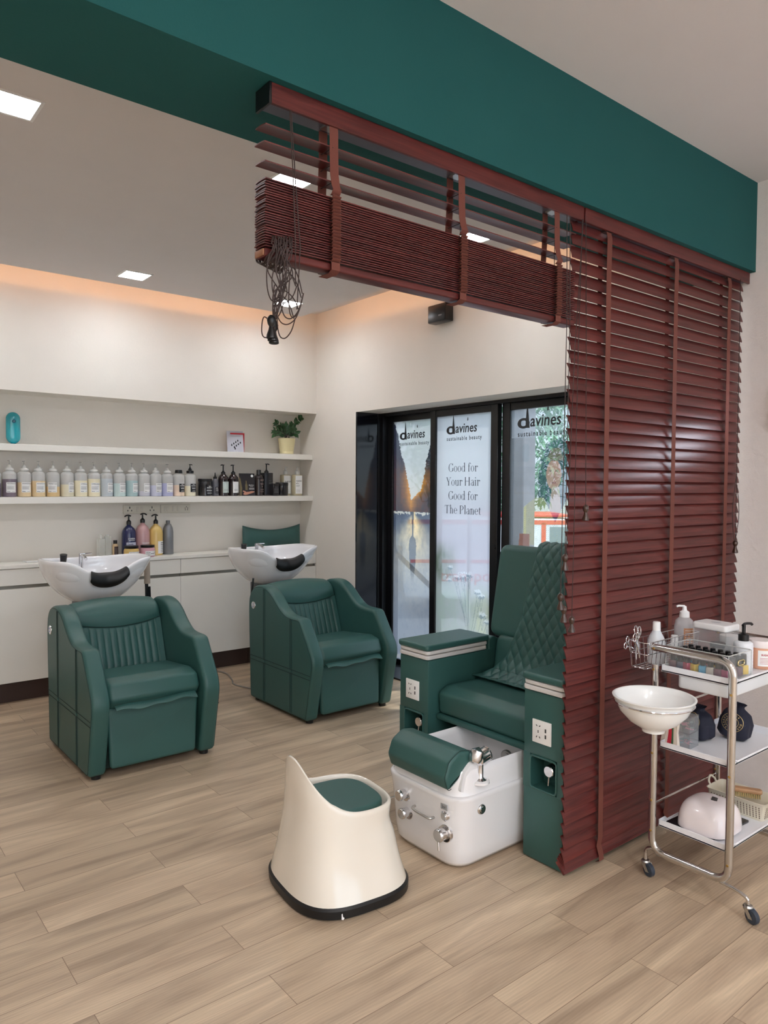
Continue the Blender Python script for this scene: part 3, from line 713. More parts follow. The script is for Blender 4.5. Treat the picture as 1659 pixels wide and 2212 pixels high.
# ================================================================== WASH CHAIRS
def wash_chair(loc, label):
    t = thing('shampoo_chair', label, 'chair', loc, 0, 'green wash chairs')
    tp = [tuple(p) for p in catmull([(-.225, .611), (-.165, .612), (-.10, .624), (-.03, .664), (.04, .718), (.11, .752), (.19, .762), (.27, .748), (.325, .70), (.345, .62), (.343, .45)], 4)]
    prof = rpoly([(.325, .018), (-.350, .018), (-.428, .385), (-.275, .610)]+tp, [.03, .03, .14, .05]+[0]*len(tp), 7)
    for sx in (-1, 1):
        xa, xb = (-.322, -.236) if sx < 0 else (.236, .322)
        MB().pillow(prof, xa, xb, .020).build('armrest', LEATHER, t)
        # piping seam around the side panel and quilting seams
        mb = MB(); x = sx*.3235
        q = [(x-sx*.0035, y, z) for y, z in inset_poly(prof, .012)]
        mb.tube(q, .0016, 5, closed=True)
        for y in (.138, -.182):
            for d in (-.008, .008):
                top = ip(y, [-.268, -.13, .03, .135], [.610, .617, .71, .757])-.014
                mb.tube([(x-sx*.0005, y+d, .035), (x-sx*.0005, y+d, top)], .0017, 5)
        for d in (-.012, .012): mb.tube([(x-sx*.0005, -.395, .285+d), (x-sx*.0005, .325, .285+d)], .0017, 5)
        mb.build('seam', SEAM, t)
        for y in (.138, -.182):
            MB().lathe([(0, .004), (.008, .003), (.012, -.002), (0, -.002)], 16, T((x, y, .285)) @ RY(90*sx)).build('button', LEATHER, t)
    mb = MB(); M = T((-.3225, .275, .625)) @ RY(-90)
    mb.lathe([(0, .004), (.018, .004), (.024, .002), (.025, -.001), (0, -.001)], 28, M); o = mb.build('control_switch', CHR, t)
    mb = MB()
    for d in (-.008, .008): mb.box(-.0045, .0045, d-.004, d+.004, .004, .008, .001, 1, M=M @ RZ(90))
    mb.build('rocker_key', mat('switch_key_grey', (170, 176, 200), .3), o)
    # seat cushion
    sp = rpoly([(-.385, .375), (-.355, .445), (-.28, .462), (.02, .435), (.06, .40), (.06, .33), (-.35, .33)], [.03, .03, .05, .03, .02, .02, .02], 5)
    MB().pillow(sp, -.232, .232, .03).build('seat_cushion', LEATHER, t)
    # turned flap under the cushion
    mb = MB()
    def fl(u, v):
        x = -.205+.405*u; return (x, -.372-.036*v-.004*sin(u*6), .345-.016*v*v+.0035*sin(u*9+v)+.006*(u-.5)+.004*v*sin(u*17))
    mb.grid(fl, 24, 4, thick=.006); mb.build('seat_flap', LEATHER, t)
    # front panel
    pp = [(-.232, .335), (.232, .335), (.205, .045), (-.222, .045)]
    mb = MB(); mb.pillow(rpoly(pp, .02, 4), -.35, -.315, .014, ax=1, M=T((0, 0, .04)) @ RX(0) @ Matrix(((1, 0, 0, 0), (0, 1, .10, -.03), (0, 0, 1, -.04), (0, 0, 0, 1)))); mb.build('leg_panel', LEATHER, t)
    # base and feet
    MB().box(-.225, .225, -.30, .30, .03, .34).build('base', SEAM, t)
    for x in (-.275, .275):
        for y in (-.315, .29): MB().cyl((x, y, 0), (x, y, .034), .022, .024, 16).build('foot', RUB, t)
    # backrest: fluted lower part, plain upper part
    W2 = .232
    def yb(z): return .075+(z-.40)*.36
    def seamz(x): return .655-.028+.030*(abs(x)/W2)**2
    def lo(u, v):
        x = -W2+2*W2*u; z0_ = .395; z = z0_+(seamz(x)-z0_)*v
        fl_ = abs(sin(u*pi*13))**.6*.0065*min(1, (1-v)*12, v*8) if .06 < u < .94 else .008
        return (x, yb(z)-fl_-.004, z)
    mb = MB(); mb.grid(lo, 208, 20, thick=-.09 if False else .02); mb.build('backrest_fluted', LEATHER, t)
    def ring_(v):
        out = []; top = .765
        for k in range(41):
            x = -W2-.002+(2*W2+.004)*k/40; q = abs(x)/(W2+.002); edge = sqrt(max(0, 1-max(0, (q-.9)/.1)**2))
            if v <= .7:
                s_ = v/.7; z = seamz(x)+(top-.02*q*q-.012*(1-edge)-seamz(x))*s_
                y = yb(z)-.006-.022*sin(s_*pi*.9+.15)*edge+.030*(s_**6)
            else:
                s_ = (v-.7)/.3; z = top-.02*q*q-.012*(1-edge)+.008*sin(s_*pi)*edge; y = yb(top)+.03-.006+.07*s_
            out.append((x, y, z))
        return out
    mb = MB(); nn = 26; mb.loft([ring_(k/nn) for k in range(nn+1)]+[[(p[0], p[1]+.004, .50) for p in ring_(1)], [(p[0], yb(seamz(p[0]))+.02, .50) for p in ring_(1)]], cap0=False, cap1=False, closed=False)
    for e in (0, 40):   # side gussets
        pts = [r[e] for r in [ring_(k/nn) for k in range(nn+1)]]
        pts += [(pts[-1][0], pts[-1][1]+.004, .50), (pts[0][0], pts[0][1]+.02, .50)]; mb.add(pts, [list(range(len(pts)))])
    mb.build('backrest', LEATHER, t, ang=60)
    mb = MB(); mb.tube([(x, yb(seamz(x))-.012, seamz(x)) for x in [-W2+2*W2*k/30 for k in range(31)]], .0022, 5); mb.build('back_seam', SEAM, t)
    return t
def basin(loc, label):
    t = thing('wash_basin', label, 'basin', loc, 0, 'ceramic wash basins')
    NA = 96; a_, b_ = .300, .265
    def fr(th):  # signed angle from front (-Y)
        p = th+pi/2
        while p > pi: p -= 2*pi
        while p < -pi: p += 2*pi
        return p
    def rim(th):
        p = fr(th); k = (abs(cos(th))**2.5+abs(sin(th))**2.5)**(-1/2.5)
        ind = 1-.36*exp(-(p/.52)**2)+.05*exp(-((abs(p)-.95)/.3)**2)
        z = .985-.088*exp(-(abs(p)/.56)**3.6)-.022*sm(.0, 1, (abs(p)-1.7)/1.2)
        return a_*k*ind*cos(th), b_*k*ind*sin(th), z
    rings = []
    def outer(u):   # u 0 base .. 1 rim
        o = []
        for i in range(NA):
            th = 2*pi*i/NA; x, y, z = rim(th); p = fr(th)
            s_ = .34+.66*(1-(1-u)**1.75)**.72
            # the shoulder scoop under the notch pulls the front wall in only near the rim
            k = (abs(cos(th))**2.5+abs(sin(th))**2.5)**(-1/2.5); ind0 = 1-.30*exp(-(p/.75)**2)
            xf, yf = a_*k*ind0*cos(th), b_*k*ind0*sin(th); w = u**3
            X_, Y_ = xf*(1-w)+x*w, yf*(1-w)+y*w
            o.append((X_*s_, Y_*s_+.03*(1-u), .728+(z-.728)*u))
        return o
    for k in range(17): rings.append(outer(k/16))
    top = rings[-1]
    def inset(s_, dz): return [(x*s_, y*s_+(1-s_)*.0, z+dz) for x, y, z in top]
    rings.append([(x*.985, y*.985, z+.008) for x, y, z in top]); rings.append([(x*.96, y*.96, z+.009) for x, y, z in top]); rings.append([(x*.935, y*.935, z-.003) for x, y, z in top])
    for k in range(1, 12):
        u = k/11; s_ = .93*(1-u**2.6*.78)
        rings.append([(x*s_, y*s_+.02*u, (z-.004)*(1-u)**1.3+(.80)*(1-(1-u)**1.3)) for x, y, z in top])
    MB().loft(rings, cap0=True, cap1=True).build('bowl', CER, t, ang=80)
    MB().cyl((0, .04, .799), (0, .04, .803), .028, seg=20).build('drain', CHR, t)
    # black neck rest wrapped over the notch
    mb = MB()
    NP = catmull([(-.030, -.045), (-.024, -.010), (-.010, .009), (.008, .013), (.024, .003), (.031, -.020), (.026, -.045), (.008, -.064)], 3)
    def nr(u, v):
        p = (u-.5)*.80+.05; th = -pi/2+p; x, y, z = rim(th); q = NP[round(v*(len(NP)-1))]; e = sin(u*pi)**.45
        n_ = Vector((sin(p)*.8, -1, 0)).normalized(); h = q.y*(.62+.38*e) if q.y < 0 else q.y
        return (x+n_.x*q.x, y+n_.y*q.x*(.7+.3*e), z+h)
    mb.grid(nr, 24, 21, thick=.006); mb.build('neck_rest', RUB, t)
    mb = MB(); mb.cyl((-.03, .17, .90), (-.03, .17, 1.0), .013); mb.tube(catmull([(-.03, .17, .985), (-.03, .12, .992), (-.03, .07, .975)], 5), .009, 10); mb.box(-.035, .035, .165, .177, .995, 1.003, .002)
    mb.build('tap', CHR, t)
    mb = MB(); mb.cyl((-.13, .185, .93), (-.13, .17, 1.0), .015, .021); mb.build('spray_head', BLK, t)
    # stand behind the chair back
    mb = MB(); mb.box(-.09, .09, -.05, .16, .022, .735, .01); mb.build('pedestal', mat('basin_pedestal_grey', (70, 72, 74), .4), t)
    return t
wash_chair((1.365, 3.85, 0), 'green leather wash chair nearest the left edge of the photo, under the left basin')
wash_chair((2.618, 3.92, 0), 'green leather wash chair next to the glass doors, under the right basin')
b1 = basin((1.378, 4.45, -.022), 'white ceramic wash basin on the left, below the row of pump bottles')
b2 = basin((2.622, 4.52, -.022), 'white ceramic wash basin on the right, in front of the green neck pillow')
mb = MB(); mb.tube(catmull([(.33, .06, .90), (.335, .06, .72), (.33, .06, .40), (.25, .06, .05)], 6), .011, 8); mb.tube(catmull([(.352, .06, .78), (.355, .06, .62), (.35, .06, .40), (.27, .06, .05)], 6), .008, 8); mb.build('hose', BLK, b1)
MB().cyl((.338, .06, .96), (.338, .06, .80), .017, .019).build('hose_sleeve', mat('hose_sleeve_taupe', (168, 152, 136), .6), b1)
mb = MB(); mb.tube([(-.205, -.10, .79), (-.225, -.10, .60)], .007, 8); mb.build('stay', BLK, b2)
# ================================================================== PEDICURE CHAIR
PL = mat('armrest_tray_white', (214, 210, 206), .35)
t = thing('pedicure_chair', 'green leather pedicure throne with quilted cover behind the foot tub', 'chair', (2.4, 2.06, 0))
ox, oy = 2.4, 2.06
def L(x0, x1, y0, y1): return x0-ox, x1-ox, y0-oy, y1-oy
SOCK = mat('socket_white', (238, 236, 232), .35)
def pillar(y0, y1, nm):
    p0, p1, q0, q1 = L(2.13, 2.72, y0, y1)
    # pillar with a real recess for the tap: built from blocks around the niche
    ny0, ny1 = q0+.028, q1-.032; nz0, nz1 = .275, .40
    mb = MB()
    mb.box(p0, p1, q0, q1, .005, nz0, .006); mb.box(p0, p1, q0, q1, nz1, .64, .006)
    mb.box(p0, p1, q0, ny0, nz0-.004, nz1+.004); mb.box(p0, p1, ny1, q1, nz0-.004, nz1+.004); mb.box(p0+.08, p1, ny0, ny1, nz0-.004, nz1+.004)
    o = mb.build('arm_box', LEATHER, t)
    # rounded lip of the niche
    mb = MB(); r_ = rrect(ny0+.002, ny1-.002, nz0+.002, nz1-.002, .014, 4); mb.tube([(p0-.0005, a, b) for a, b in r_], .004, 6, closed=True); mb.build('niche_trim', LEATHER, o)
    yc, zc = (ny0+ny1)/2-.01, .348
    mb = MB(); mb.cyl((p0+.08, yc, zc), (p0+.035, yc, zc), .026, .024, 24, .002); mb.build('tap_base', BLK, o)
    mb = MB(); mb.cyl((p0+.037, yc, zc), (p0+.016, yc, zc), .023, .022, 28, .003); mb.tube([(p0+.022, yc, zc-.02), (p0+.018, yc, zc-.052)], .0035, 8); mb.build('tap_knob', CHR, o)
    # tray layers and padded lid
    mb = MB(); mb.pillow(rrect(p0-.008, p0+.37, q0-.004, q1+.002, .02), .643, .661, .004, ax=2); mb.build('tray_lower', PL, t)
    mb = MB(); mb.pillow(rrect(p0-.006, p0+.375, q0-.002, q1, .02), .664, .680, .004, ax=2); mb.build('tray_upper', PL, t)
    mb = MB(); mb.pillow(rrect(p0-.014, p0+.385, q0-.006, q1+.004, .02), .682, .708, .009, ax=2); mb.build('armrest_pad', LEATHER, t)
    pr = rpoly([(p0+.385, .56), (p0+.385, .692), (p0+.42, .698), (p0+.50, .66), (p0+.585, .60), (p0+.585, .56)], .03)
    mb = MB(); mb.pillow(pr, q0+.002, q1-.002, .006, ax=1); mb.build('arm_shoulder', LEATHER, t)
    sy = (q0+q1)/2+.004; sz = .495
    mb = MB(); mb.box(p0-.006, p0, sy-.043, sy+.043, sz-.043, sz+.043, .002); s_ = mb.build('socket_plate', SOCK, t)
    mb = MB()
    for a, b, w, h, r in ((.022, .022, .006, .0028, 35), (.008, .022, .006, .0028, -35), (.015, .003, .004, .0028, 0), (.015, -.002, .004, .003, 0), (.022, -.02, .006, .0028, -60), (.008, -.02, .006, .0028, 60)):
        mb.box(-.0004, .0004, -w, w, -h, h, M=T((p0-.0063, sy+a, sz+b)) @ RX(r) @ Matrix.Scale(.6, 4))
    mb.build('socket_hole', INK, s_)
    for z in (.010, -.012): mb = MB().box(p0-.0066, p0-.006, sy-.022, sy-.016, sz+z-.007, sz+z+.007); mb.build('usb_port', INK, s_)
pillar(1.613, 1.797, 'near'); pillar(2.335, 2.525, 'far')
x0, x1, y0, y1 = L(2.185, 2.72, 1.806, 2.33)
sp = rpoly([(x0, .405), (x0-.008, .50), (x0+.05, .528), (x1, .515), (x1, .405)], [.02, .03, .04, .01, .01])
MB().pillow(sp, y0, y1, .022, ax=1).build('seat_cushion', LEATHER, t)
MB().box(x0-.012, x1, y0-.0, y1-.0, .379, .404, .009).build('seat_apron', LEATHER, t)
MB().box(x0+.215, x1, y0, y1, .01, .379).build('base_box', LEATHER, t)
# backrest: slanted slab
def backp(y0_, y1_, off, th, z0_, z1_, nm, m, r=.03):
    # local plane: u along y, v along slope
    Mx = T((2.50-ox, 0, .50)) @ RY(10)
    mb = MB(); ol = rrect(y0_-oy, y1_-oy, z0_, z1_, .05, 6)
    mb.pillow(ol, -off-th, -off, r, ax=0, M=Mx); return mb.build(nm, m, t), Mx
_, MX = backp(1.80, 2.378, -.12, .11, .205, .640, 'backrest', LEATHER)
backp(1.81, 2.328, -.12, .11, -.02, .225, 'lower_back', LEATHER)
# quilted cover draped over the backrest and seat
yc0, yc1 = 1.84-oy, 2.135-oy
path = catmull([Vector((.115, .60)), Vector((.07, .652)), Vector((.004, .632)), Vector((-.004, .45)), Vector((-.004, .22)), Vector((-.008, .12)), Vector((-.03, .06))], 8)
P2 = [MX @ Vector((p.x, 0, p.y)) for p in path]
P2 += [Vector(p) for p in catmull([tuple(P2[-1]), (.05, 0, .545), (.03, 0, .5355), (.0, 0, .535)], 6)][1:]
cum = [0]
for a, b in zip(P2, P2[1:]): cum.append(cum[-1]+(b-a).length)
def along(d):
    d = max(0, min(cum[-1]-1e-6, d))
    for i in range(len(P2)-1):
        if cum[i+1] >= d: return P2[i].lerp(P2[i+1], (d-cum[i])/(cum[i+1]-cum[i])), (P2[i+1]-P2[i]).normalized()
def quilt(u, v):
    d = v*cum[-1]; p, tg = along(d); nrm = Vector((tg.z, 0, -tg.x)); nrm = -nrm if nrm.x > 0 and v < .5 else nrm
    nrm = Vector((-abs(tg.z)-.0, 0, abs(tg.x))).normalized() if v > .12 else Vector((-.2, 0, 1)).normalized()
    wid = ip(v, [0, .25, .6, .8, .92, 1], [0, 0, .04, .09, .16, .21]); k = 0
    y = (yc1+wid)+(yc0-.06-yc1-wid)*u
    a = (y*1.0+d*.62)/.048; b = (y*1.0-d*.62)/.048
    h = .0075*(abs(sin(a*pi))*abs(sin(b*pi)))**.5*min(1, u*30, (1-u)*30, v*60, (1-v)*50)
    q = p+nrm*(.006+h); return (q.x, y, q.z)
mb = MB(); mb.grid(quilt, 150, 300, thick=.0); o = mb.build('quilted_cover', LEATHER, t, ang=180)
sol = o.modifiers.new('thickness', 'SOLIDIFY'); sol.thickness = .004; sol.offset = -1
# ================================================================== FOOT TUB
tx, ty = 2.06, 2.035
t = thing('foot_spa_tub', 'white acrylic foot spa tub with chrome fittings and green footrest roll', 'foot tub', (tx, ty, 0))
def tubring(ins, z, r, dx=0):
    return [(x, y, z) for x, y in rrect(-.255+ins+dx, .305-ins, -.215+ins, .215-ins, max(r-ins*.5, .02), 8)]
R = [tubring(.052, .006, .10), tubring(.036, .010, .10), tubring(.024, .028, .10), tubring(.019, .07, .10), tubring(.008, .22, .10), tubring(.002, .262, .10), tubring(.0, .274, .10), tubring(.004, .280, .10),
     tubring(.010, .281, .10), tubring(.012, .286, .10), tubring(.014, .30, .10), tubring(.018, .345, .10), tubring(.024, .366, .095), tubring(.034, .373, .09), tubring(.044, .368, .085), tubring(.050, .35, .08), tubring(.06, .22, .08), tubring(.085, .14, .08), tubring(.13, .125, .08)]
MB().loft(R).build('tub_body', TUBW, t, ang=50)
# raised front ledge that carries the footrest and the spray head
mb = MB(); NR = 14; rr = []
for k in range(NR+1):
    y = -.190+.38*k/NR; e = sqrt(max(0, 1-(abs(y)/.196)**6))
    o_ = []
    for a, b in rpoly([(-.222, .30), (-.205, .372), (-.165, .408), (-.11, .405), (-.075, .36), (-.075, .26)], [.01, .05, .03, .04, .02, .01], 5): o_.append((a+.01*(1-e), y, .30+(b-.30)*(.72+.28*e) if b > .30 else b))
    rr.append(o_)
mb.loft(rr, closed=True); mb.build('front_ledge', TUBW, t, ang=60)
# footrest roll
fp = rpoly([(-.085, -.02), (-.075, .035), (-.03, .072), (.03, .072), (.075, .035), (.085, -.02)], [.015, .03, .04, .04, .03, .015], 6)
mb = MB(); mb.pillow(fp, -.165, .165, .014, ax=1, M=T((-.198, -.012, .366)) @ RY(-30)); o = mb.build('footrest_roll', LEATHER, t)
mb = MB(); mb.tube([T((-.198, -.012, .366)) @ RY(-30) @ Vector((a*1.005, -.162, b*1.008)) for a, b in fp], .0012, 5); mb.build('stitching', SEAM, o)
# spray head standing in its recess
mb = MB(); M = T((-.118, -.192, -.022))
mb.lathe([(0, .340), (.026, .340), (.027, .346), (.015, .352), (.0125, .356), (.0125, .40), (.015, .425), (.0, .43)], 24, M)
mb.cyl((-.138, -.195, .403), (-.086, -.189, .410), .026, .027, 28, .004); mb.cyl((-.086, -.189, .410), (-.080, -.189, .411), .0285, .0285, 28)
mb.lathe([(0, 0), (.02, .004), (.027, .02), (.024, .045), (0, .06)], 24, T((-.153, -.195, .393)) @ RY(25))
mb.build('spray_head', CHR, t)
mb = MB(); mb.lathe([(0, .346), (.030, .347), (.036, .342), (.036, .335)], 24, M); mb.build('spray_socket', TUBW, t)
def knob(y, z, r, lever, x=-.247):
    mb = MB(); mb.cyl((x+.01, y, z), (x-.004, y, z), r+.010, r+.010, 32, .002); mb.cyl((x-.004, y, z), (x-.030, y, z), r-.001, r-.001, 32, .003)
    mb.cyl((x-.026, y, z), (x-.040, y, z), r+.001, r, 32, .003)
    if lever: a = radians(lever); mb.tube([(x-.034, y, z), (x-.040, y+sin(a)*.05, z-cos(a)*.05)], .004, 10)
    mb.build('control_knob', CHR, t)
knob(.081, .213, .020, 62, -.243); knob(.070, .145, .020, 0, -.238); knob(-.135, .137, .023, -12, -.238)
mb = MB(); mb.tube(catmull([(-.238, .022, .185), (-.262, .019, .185), (-.268, .0, .182), (-.268, -.06, .179), (-.262, -.080, .178), (-.236, -.083, .178)], 5), .0045, 10); mb.build('handle', STEEL, t)
mb = MB(); mb.cyl((-.235, -.139, .203), (-.250, -.139, .203), .019, .018, 28, .003); mb.cyl((-.250, -.139, .203), (-.253, -.139, .203), .013, .012, 24); mb.build('jet_button', CHR, t)
o = MB().box(-.2505, -.2465, -.158, -.122, .228, .25, .001, 1).build('jet_label', mat('brushed_label', (176, 178, 180), .35, metal=.3), t)
mb = MB(); mb.text('Jet', .017, FX @ T((0, 0, 0)), 0, sx=1.1); q = mb.build('lettering', INK, o); q.location = (-.2509, -.140, .2385)
mb = MB(); mb.cyl((-.125, -.202, .220), (-.125, -.214, .220), .020, .019, 28, .003); mb.cyl((-.125, -.214, .220), (-.125, -.2165, .220), .012, .011, 24); mb.build('air_button', CHR, t)
mb = MB(); mb.cyl((.252, .0, .265), (.240, .0, .265), .030, .030, 28, .002); mb.cyl((.240, .0, .265), (.236, .0, .265), .020, .020, 28); mb.build('jet_nozzle', STEEL, t)
# ================================================================== TECHNICIAN STOOL
t = thing('pedicure_stool', 'cream moulded pedicure stool with green seat pad and black base rim', 'stool', (1.478, 2.09, 0), radians(-7))
NS = 96
def plan(th, n=3.0):
    k = (abs(cos(th))**n+abs(sin(th))**n)**(-1/n); return k*cos(th), k*sin(th)
def so(th, u):      # outer shell: u 0 floor .. 1 rim ; back is at -X
    px, py = plan(th); bk = max(0, -px); q = abs(th-pi)
    zr = .302+.168*exp(-(q/.86)**2.5)
    sx_ = .214-.046*u-.010*sin(u*pi); sy_ = .233-.056*u-.012*sin(u*pi)
    lean = -.012*sm(.6, 1, u)*exp(-(q/.6)**2)
    waist = .010*exp(-((u*zr-.24)/.045)**2)*sm(-.2, .6, px); sx_ -= waist; sy_ -= waist*.8
    return (px*sx_+lean, py*sy_*(1-.20*exp(-(q/.9)**2)*u*u), .035+(zr-.035)*u)
rings = [[so(2*pi*i/NS, k/24) for i in range(NS)] for k in range(25)]
top = rings[-1]
for d, dz in ((.98, .005), (.957, .007), (.932, .003), (.918, -.006)): rings.append([(x*d+(-.004 if x < -.1 else 0), y*d, z+dz) for x, y, z in top])
rings.append([(x*.90, y*.90, .285+max(0, z-.302)*.25) for x, y, z in top]); rings.append([(x*.87, y*.87, .272) for x, y, z in top])
MB().loft(rings).build('shell', CREAM, t, ang=70)
mb = MB(); ps = [plan(2*pi*i/NS) for i in range(NS)]
mb.pillow([(x*.138+.004, y*.139) for x, y in ps], .268, .306, .014, ax=2); mb.build('seat_pad', LEATHER, t)
mb = MB(); mb.loft([[(x*.210, y*.229, .0) for x, y in ps], [(x*.219, y*.238, .006) for x, y in ps], [(x*.220, y*.239, .032) for x, y in ps], [(x*.213, y*.232, .040) for x, y in ps]]); mb.build('base_rim', RUB, t)
mb = MB(); mb.add([(-.006, 0, .006), (.001, 0, .004), (.004, 0, .010), (-.001, 0, .014), (-.003, 0, .026), (-.006, 0, .024)], [list(range(6))], M=T((-.106, -.2375, .004)) @ RZ(-11)); mb.build('paint_chip', PLW, t)
# ================================================================== SHELF GOODS
def on_cyl(R, a0):
    """maps flat (x right, z up) drawing onto the front of an upright cylinder of radius R; a0 = turn to the right"""
    return lambda p: (R*sin(p.x/R+a0), -R*cos(p.x/R+a0), p.z)
def curved_label(R, a0, w, z0, z1, m, parent, lines, ink=INK, name='label'):
    f = on_cyl(R+.0006, a0); mb = MB(); mb.grid(lambda u, v: f(Vector(((u-.5)*w, 0, z0+(z1-z0)*v))), 12, 1)
    o = mb.build(name, m, parent, ang=90)
    g = on_cyl(R+.0011, a0); mb = MB()
    for it in lines:
        if it[0] == 'bar': _, x, z, bw, bh = it; mb.grid(lambda u, v: g(Vector((x+bw*u, 0, z+bh*v))), 6, 1)
        else: _, tx_, x, z, s_ = it; mb.text(tx_, s_, T((x, 0, z)) @ FY, 0, fn=g, align='LEFT', off=.0003)
    mb.build('label_print', ink, o); return o
def pump(mb, z, r, h=.035, arm=.022, rt=.003, yaw=0, x=0):
    M = T((x, 0, z)) @ RZ(yaw)
    mb.lathe([(0, 0), (r, 0), (r, .012), (r*.55, .018), (r*.5, .024), (rt, .026), (rt, h)], 20, M)
    mb.lathe([(0, h-.002), (rt*2.2, h-.001), (rt*2.4, h+.003), (0, h+.005)], 16, M)
    mb.tube([M @ Vector((0, 0, h+.001)), M @ Vector((arm*.6, 0, h+.001)), M @ Vector((arm, 0, h-.003))], rt*.9, 8)
def davines_bottle(x, liquid, level, word, label, a0=.35, cap='frost', black=False, rz=0, pumped=False):
    R = .0425; t = thing('pump_bottle', label, 'bottle', (x, 5.192, 1.3165), radians(rz), 'salon bottles on the lower shelf')
    H = .168; zl = .004+level*.15
    def pr(z0, z1):
        base = [(R-.005, 0), (R-.001, .002), (R, .007), (R, .145), (R-.003, .154), (R-.012, .162), (.018, H), (.016, H+.004)]
        out = [(0, z0)] if True else []
        for k in range(len(base)-1):
            (r0, a), (r1, b) = base[k], base[k+1]
            if a >= z0-1e-9 and a <= z1+1e-9: out.append((r0, a))
            for zz in (z0, z1):
                if a < zz < b: out.append((r0+(r1-r0)*(zz-a)/(b-a), zz))
        if base[-1][1] <= z1+1e-9: out.append(base[-1])
        out = [out[0]]+sorted(set(out[1:]), key=lambda q: q[1]); return out+[(0, out[-1][1])]
    MB().lathe(pr(0, zl), 36).build('liquid', liquid, t); MB().lathe(pr(zl, 1), 36).build('body', FROST, t)
    mb = MB()
    if black and not pumped: mb.lathe([(0, H+.002), (.026, H+.002), (.028, H+.006), (.025, H+.026), (0, H+.027)], 24); mb.build('cap', BLK, t)
    elif pumped: mb.lathe([(0, H+.002), (.027, H+.002), (.027, H+.020), (.016, H+.024), (0, H+.024)], 24); mb.build('collar', BLK, t); mb = MB(); pump(mb, H+.022, .013, .045, .018, .0035); mb.build('pump', BLK, t)
    else:
        mb.lathe([(0, H+.001), (.024, H+.001), (.027, H+.004), (.026, H+.015), (.014, H+.020), (.010, H+.034), (.004, H+.040), (0, H+.040)], 24); mb.build('cap', FROSTC, t)
        mb = MB(); mb.tube([(0, 0, H+.038), (0, 0, H+.062)], .0018, 8); mb.lathe([(0, H+.061), (.010, H+.062), (.012, H+.066), (0, H+.068)], 16); mb.build('pump', FAINT, t)
    if black:
        curved_label(R, a0, .056, .030, .092, BLK, t, [('t', 'davines', -.011, .086, .006), ('t', word, -.022, .077, .0085), ('bar', -.02, .066, .04, .0012), ('bar', -.016, .058, .034, .002), ('bar', -.016, .054, .034, .002), ('bar', -.012, .042, .026, .001), ('bar', -.015, .036, .03, .0015)], WINK)
    else:
        ln = [('t', word, -.026, .086, .0085), ('bar', -.026, .071, .05, .0006)]
        for q in range(5): ln.append(('bar', -.026, .066-q*.0042, .046-.006*(q % 2), .0013))
        ln += [('t', 'davines', -.026, .036, .0065), ('bar', .004, .0355, .02, .0012)]
        curved_label(R, a0, .06, .029, .094, LBL, t, ln, GINK)
    return t
LQ = {k: mat('liquid_'+k, c, .35, coat=.2) for k, c in dict(mauve=(120, 108, 120), gold=(226, 202, 160), honey=(220, 190, 138), straw=(226, 219, 192), cream=(240, 231, 200), ice=(192, 200, 206), aqua=(200, 219, 217),
      teal=(168, 194, 196), lilac=(196, 196, 206), lavender=(198, 200, 219), violet=(178, 181, 214), peach=(235, 211, 188), ivory=(238, 232, 206)).items()}
for a in [(.985, 'mauve', .55, 'VOLU', 'translucent bottle cut off by the left edge of the photo on the lower shelf', 0),
          (1.076, 'mauve', .74, 'VOLU/shampoo', 'translucent bottle three quarters full of mauve liquid, first whole one from the left', .05),
          (1.163, 'gold', .60, 'NOUNOU/shampoo', 'translucent bottle with golden liquid right beside the mauve one', .12),
          (1.250, 'gold', .67, 'NOUNOU/cond', 'bottle of golden liquid, third whole one from the left on the lower shelf', .15),
          (1.340, 'honey', .42, 'NOU/hair mask', 'bottle less than half full of honey coloured liquid with label turned left', -.35),
          (1.430, 'straw', .52, 'LOVE/curl', 'bottle half full of pale straw liquid with label turned to the right', .65),
          (1.518, 'cream', .70, 'LOVE/shampoo', 'bottle of cream liquid just right of the straw coloured one', .35),
          (1.605, 'cream', .78, 'LOVE/conditioner', 'bottle of cream liquid just left of the first blue grey one', .0),
          (1.690, 'ice', .80, 'MINU/shampoo', 'bottle of pale blue grey liquid, first right of the cream ones', .60),
          (1.780, 'aqua', .58, 'MOMO/shampoo', 'bottle two thirds full of pale aqua liquid', .45),
          (1.868, 'teal', .72, 'MOMO/cond', 'bottle of deeper teal liquid beside the pale aqua one', .55),
          (1.955, 'lilac', .22, 'LOVE/smooth', 'bottle nearly empty of grey lilac liquid right of the teal one', .40),
          (2.043, 'lavender', .50, 'LOVE/smooth', 'bottle half full of lavender liquid', .40),
          (2.130, 'violet', .60, 'LOVE/smooth', 'bottle of violet liquid beside the black capped one', .25)]:
    x, lq, lv, wd, lb, a0 = a; davines_bottle(x, LQ[lq], lv, wd, lb, a0)
davines_bottle(2.218, LQ['peach'], .52, 'OI SHAMPOO', 'bottle of peach liquid with flat black cap and black label', .35, black=True)
davines_bottle(2.308, LQ['ivory'], .48, 'OI CONDITIONER', 'bottle of ivory liquid with black pump and black label', .30, black=True, pumped=True)
GRP = 'black hair products on the lower shelf'
def prod(name, label, cat, x, y=5.20, z=1.3165, rz=0, group=GRP): return thing(name, label, cat, (x, y, z), radians(rz), group)
DK = mat('dark_bottle_plastic', (26, 24, 28), .2, coat=.4); DKB = mat('dark_brown_bottle', (38, 26, 26), .15, coat=.5)
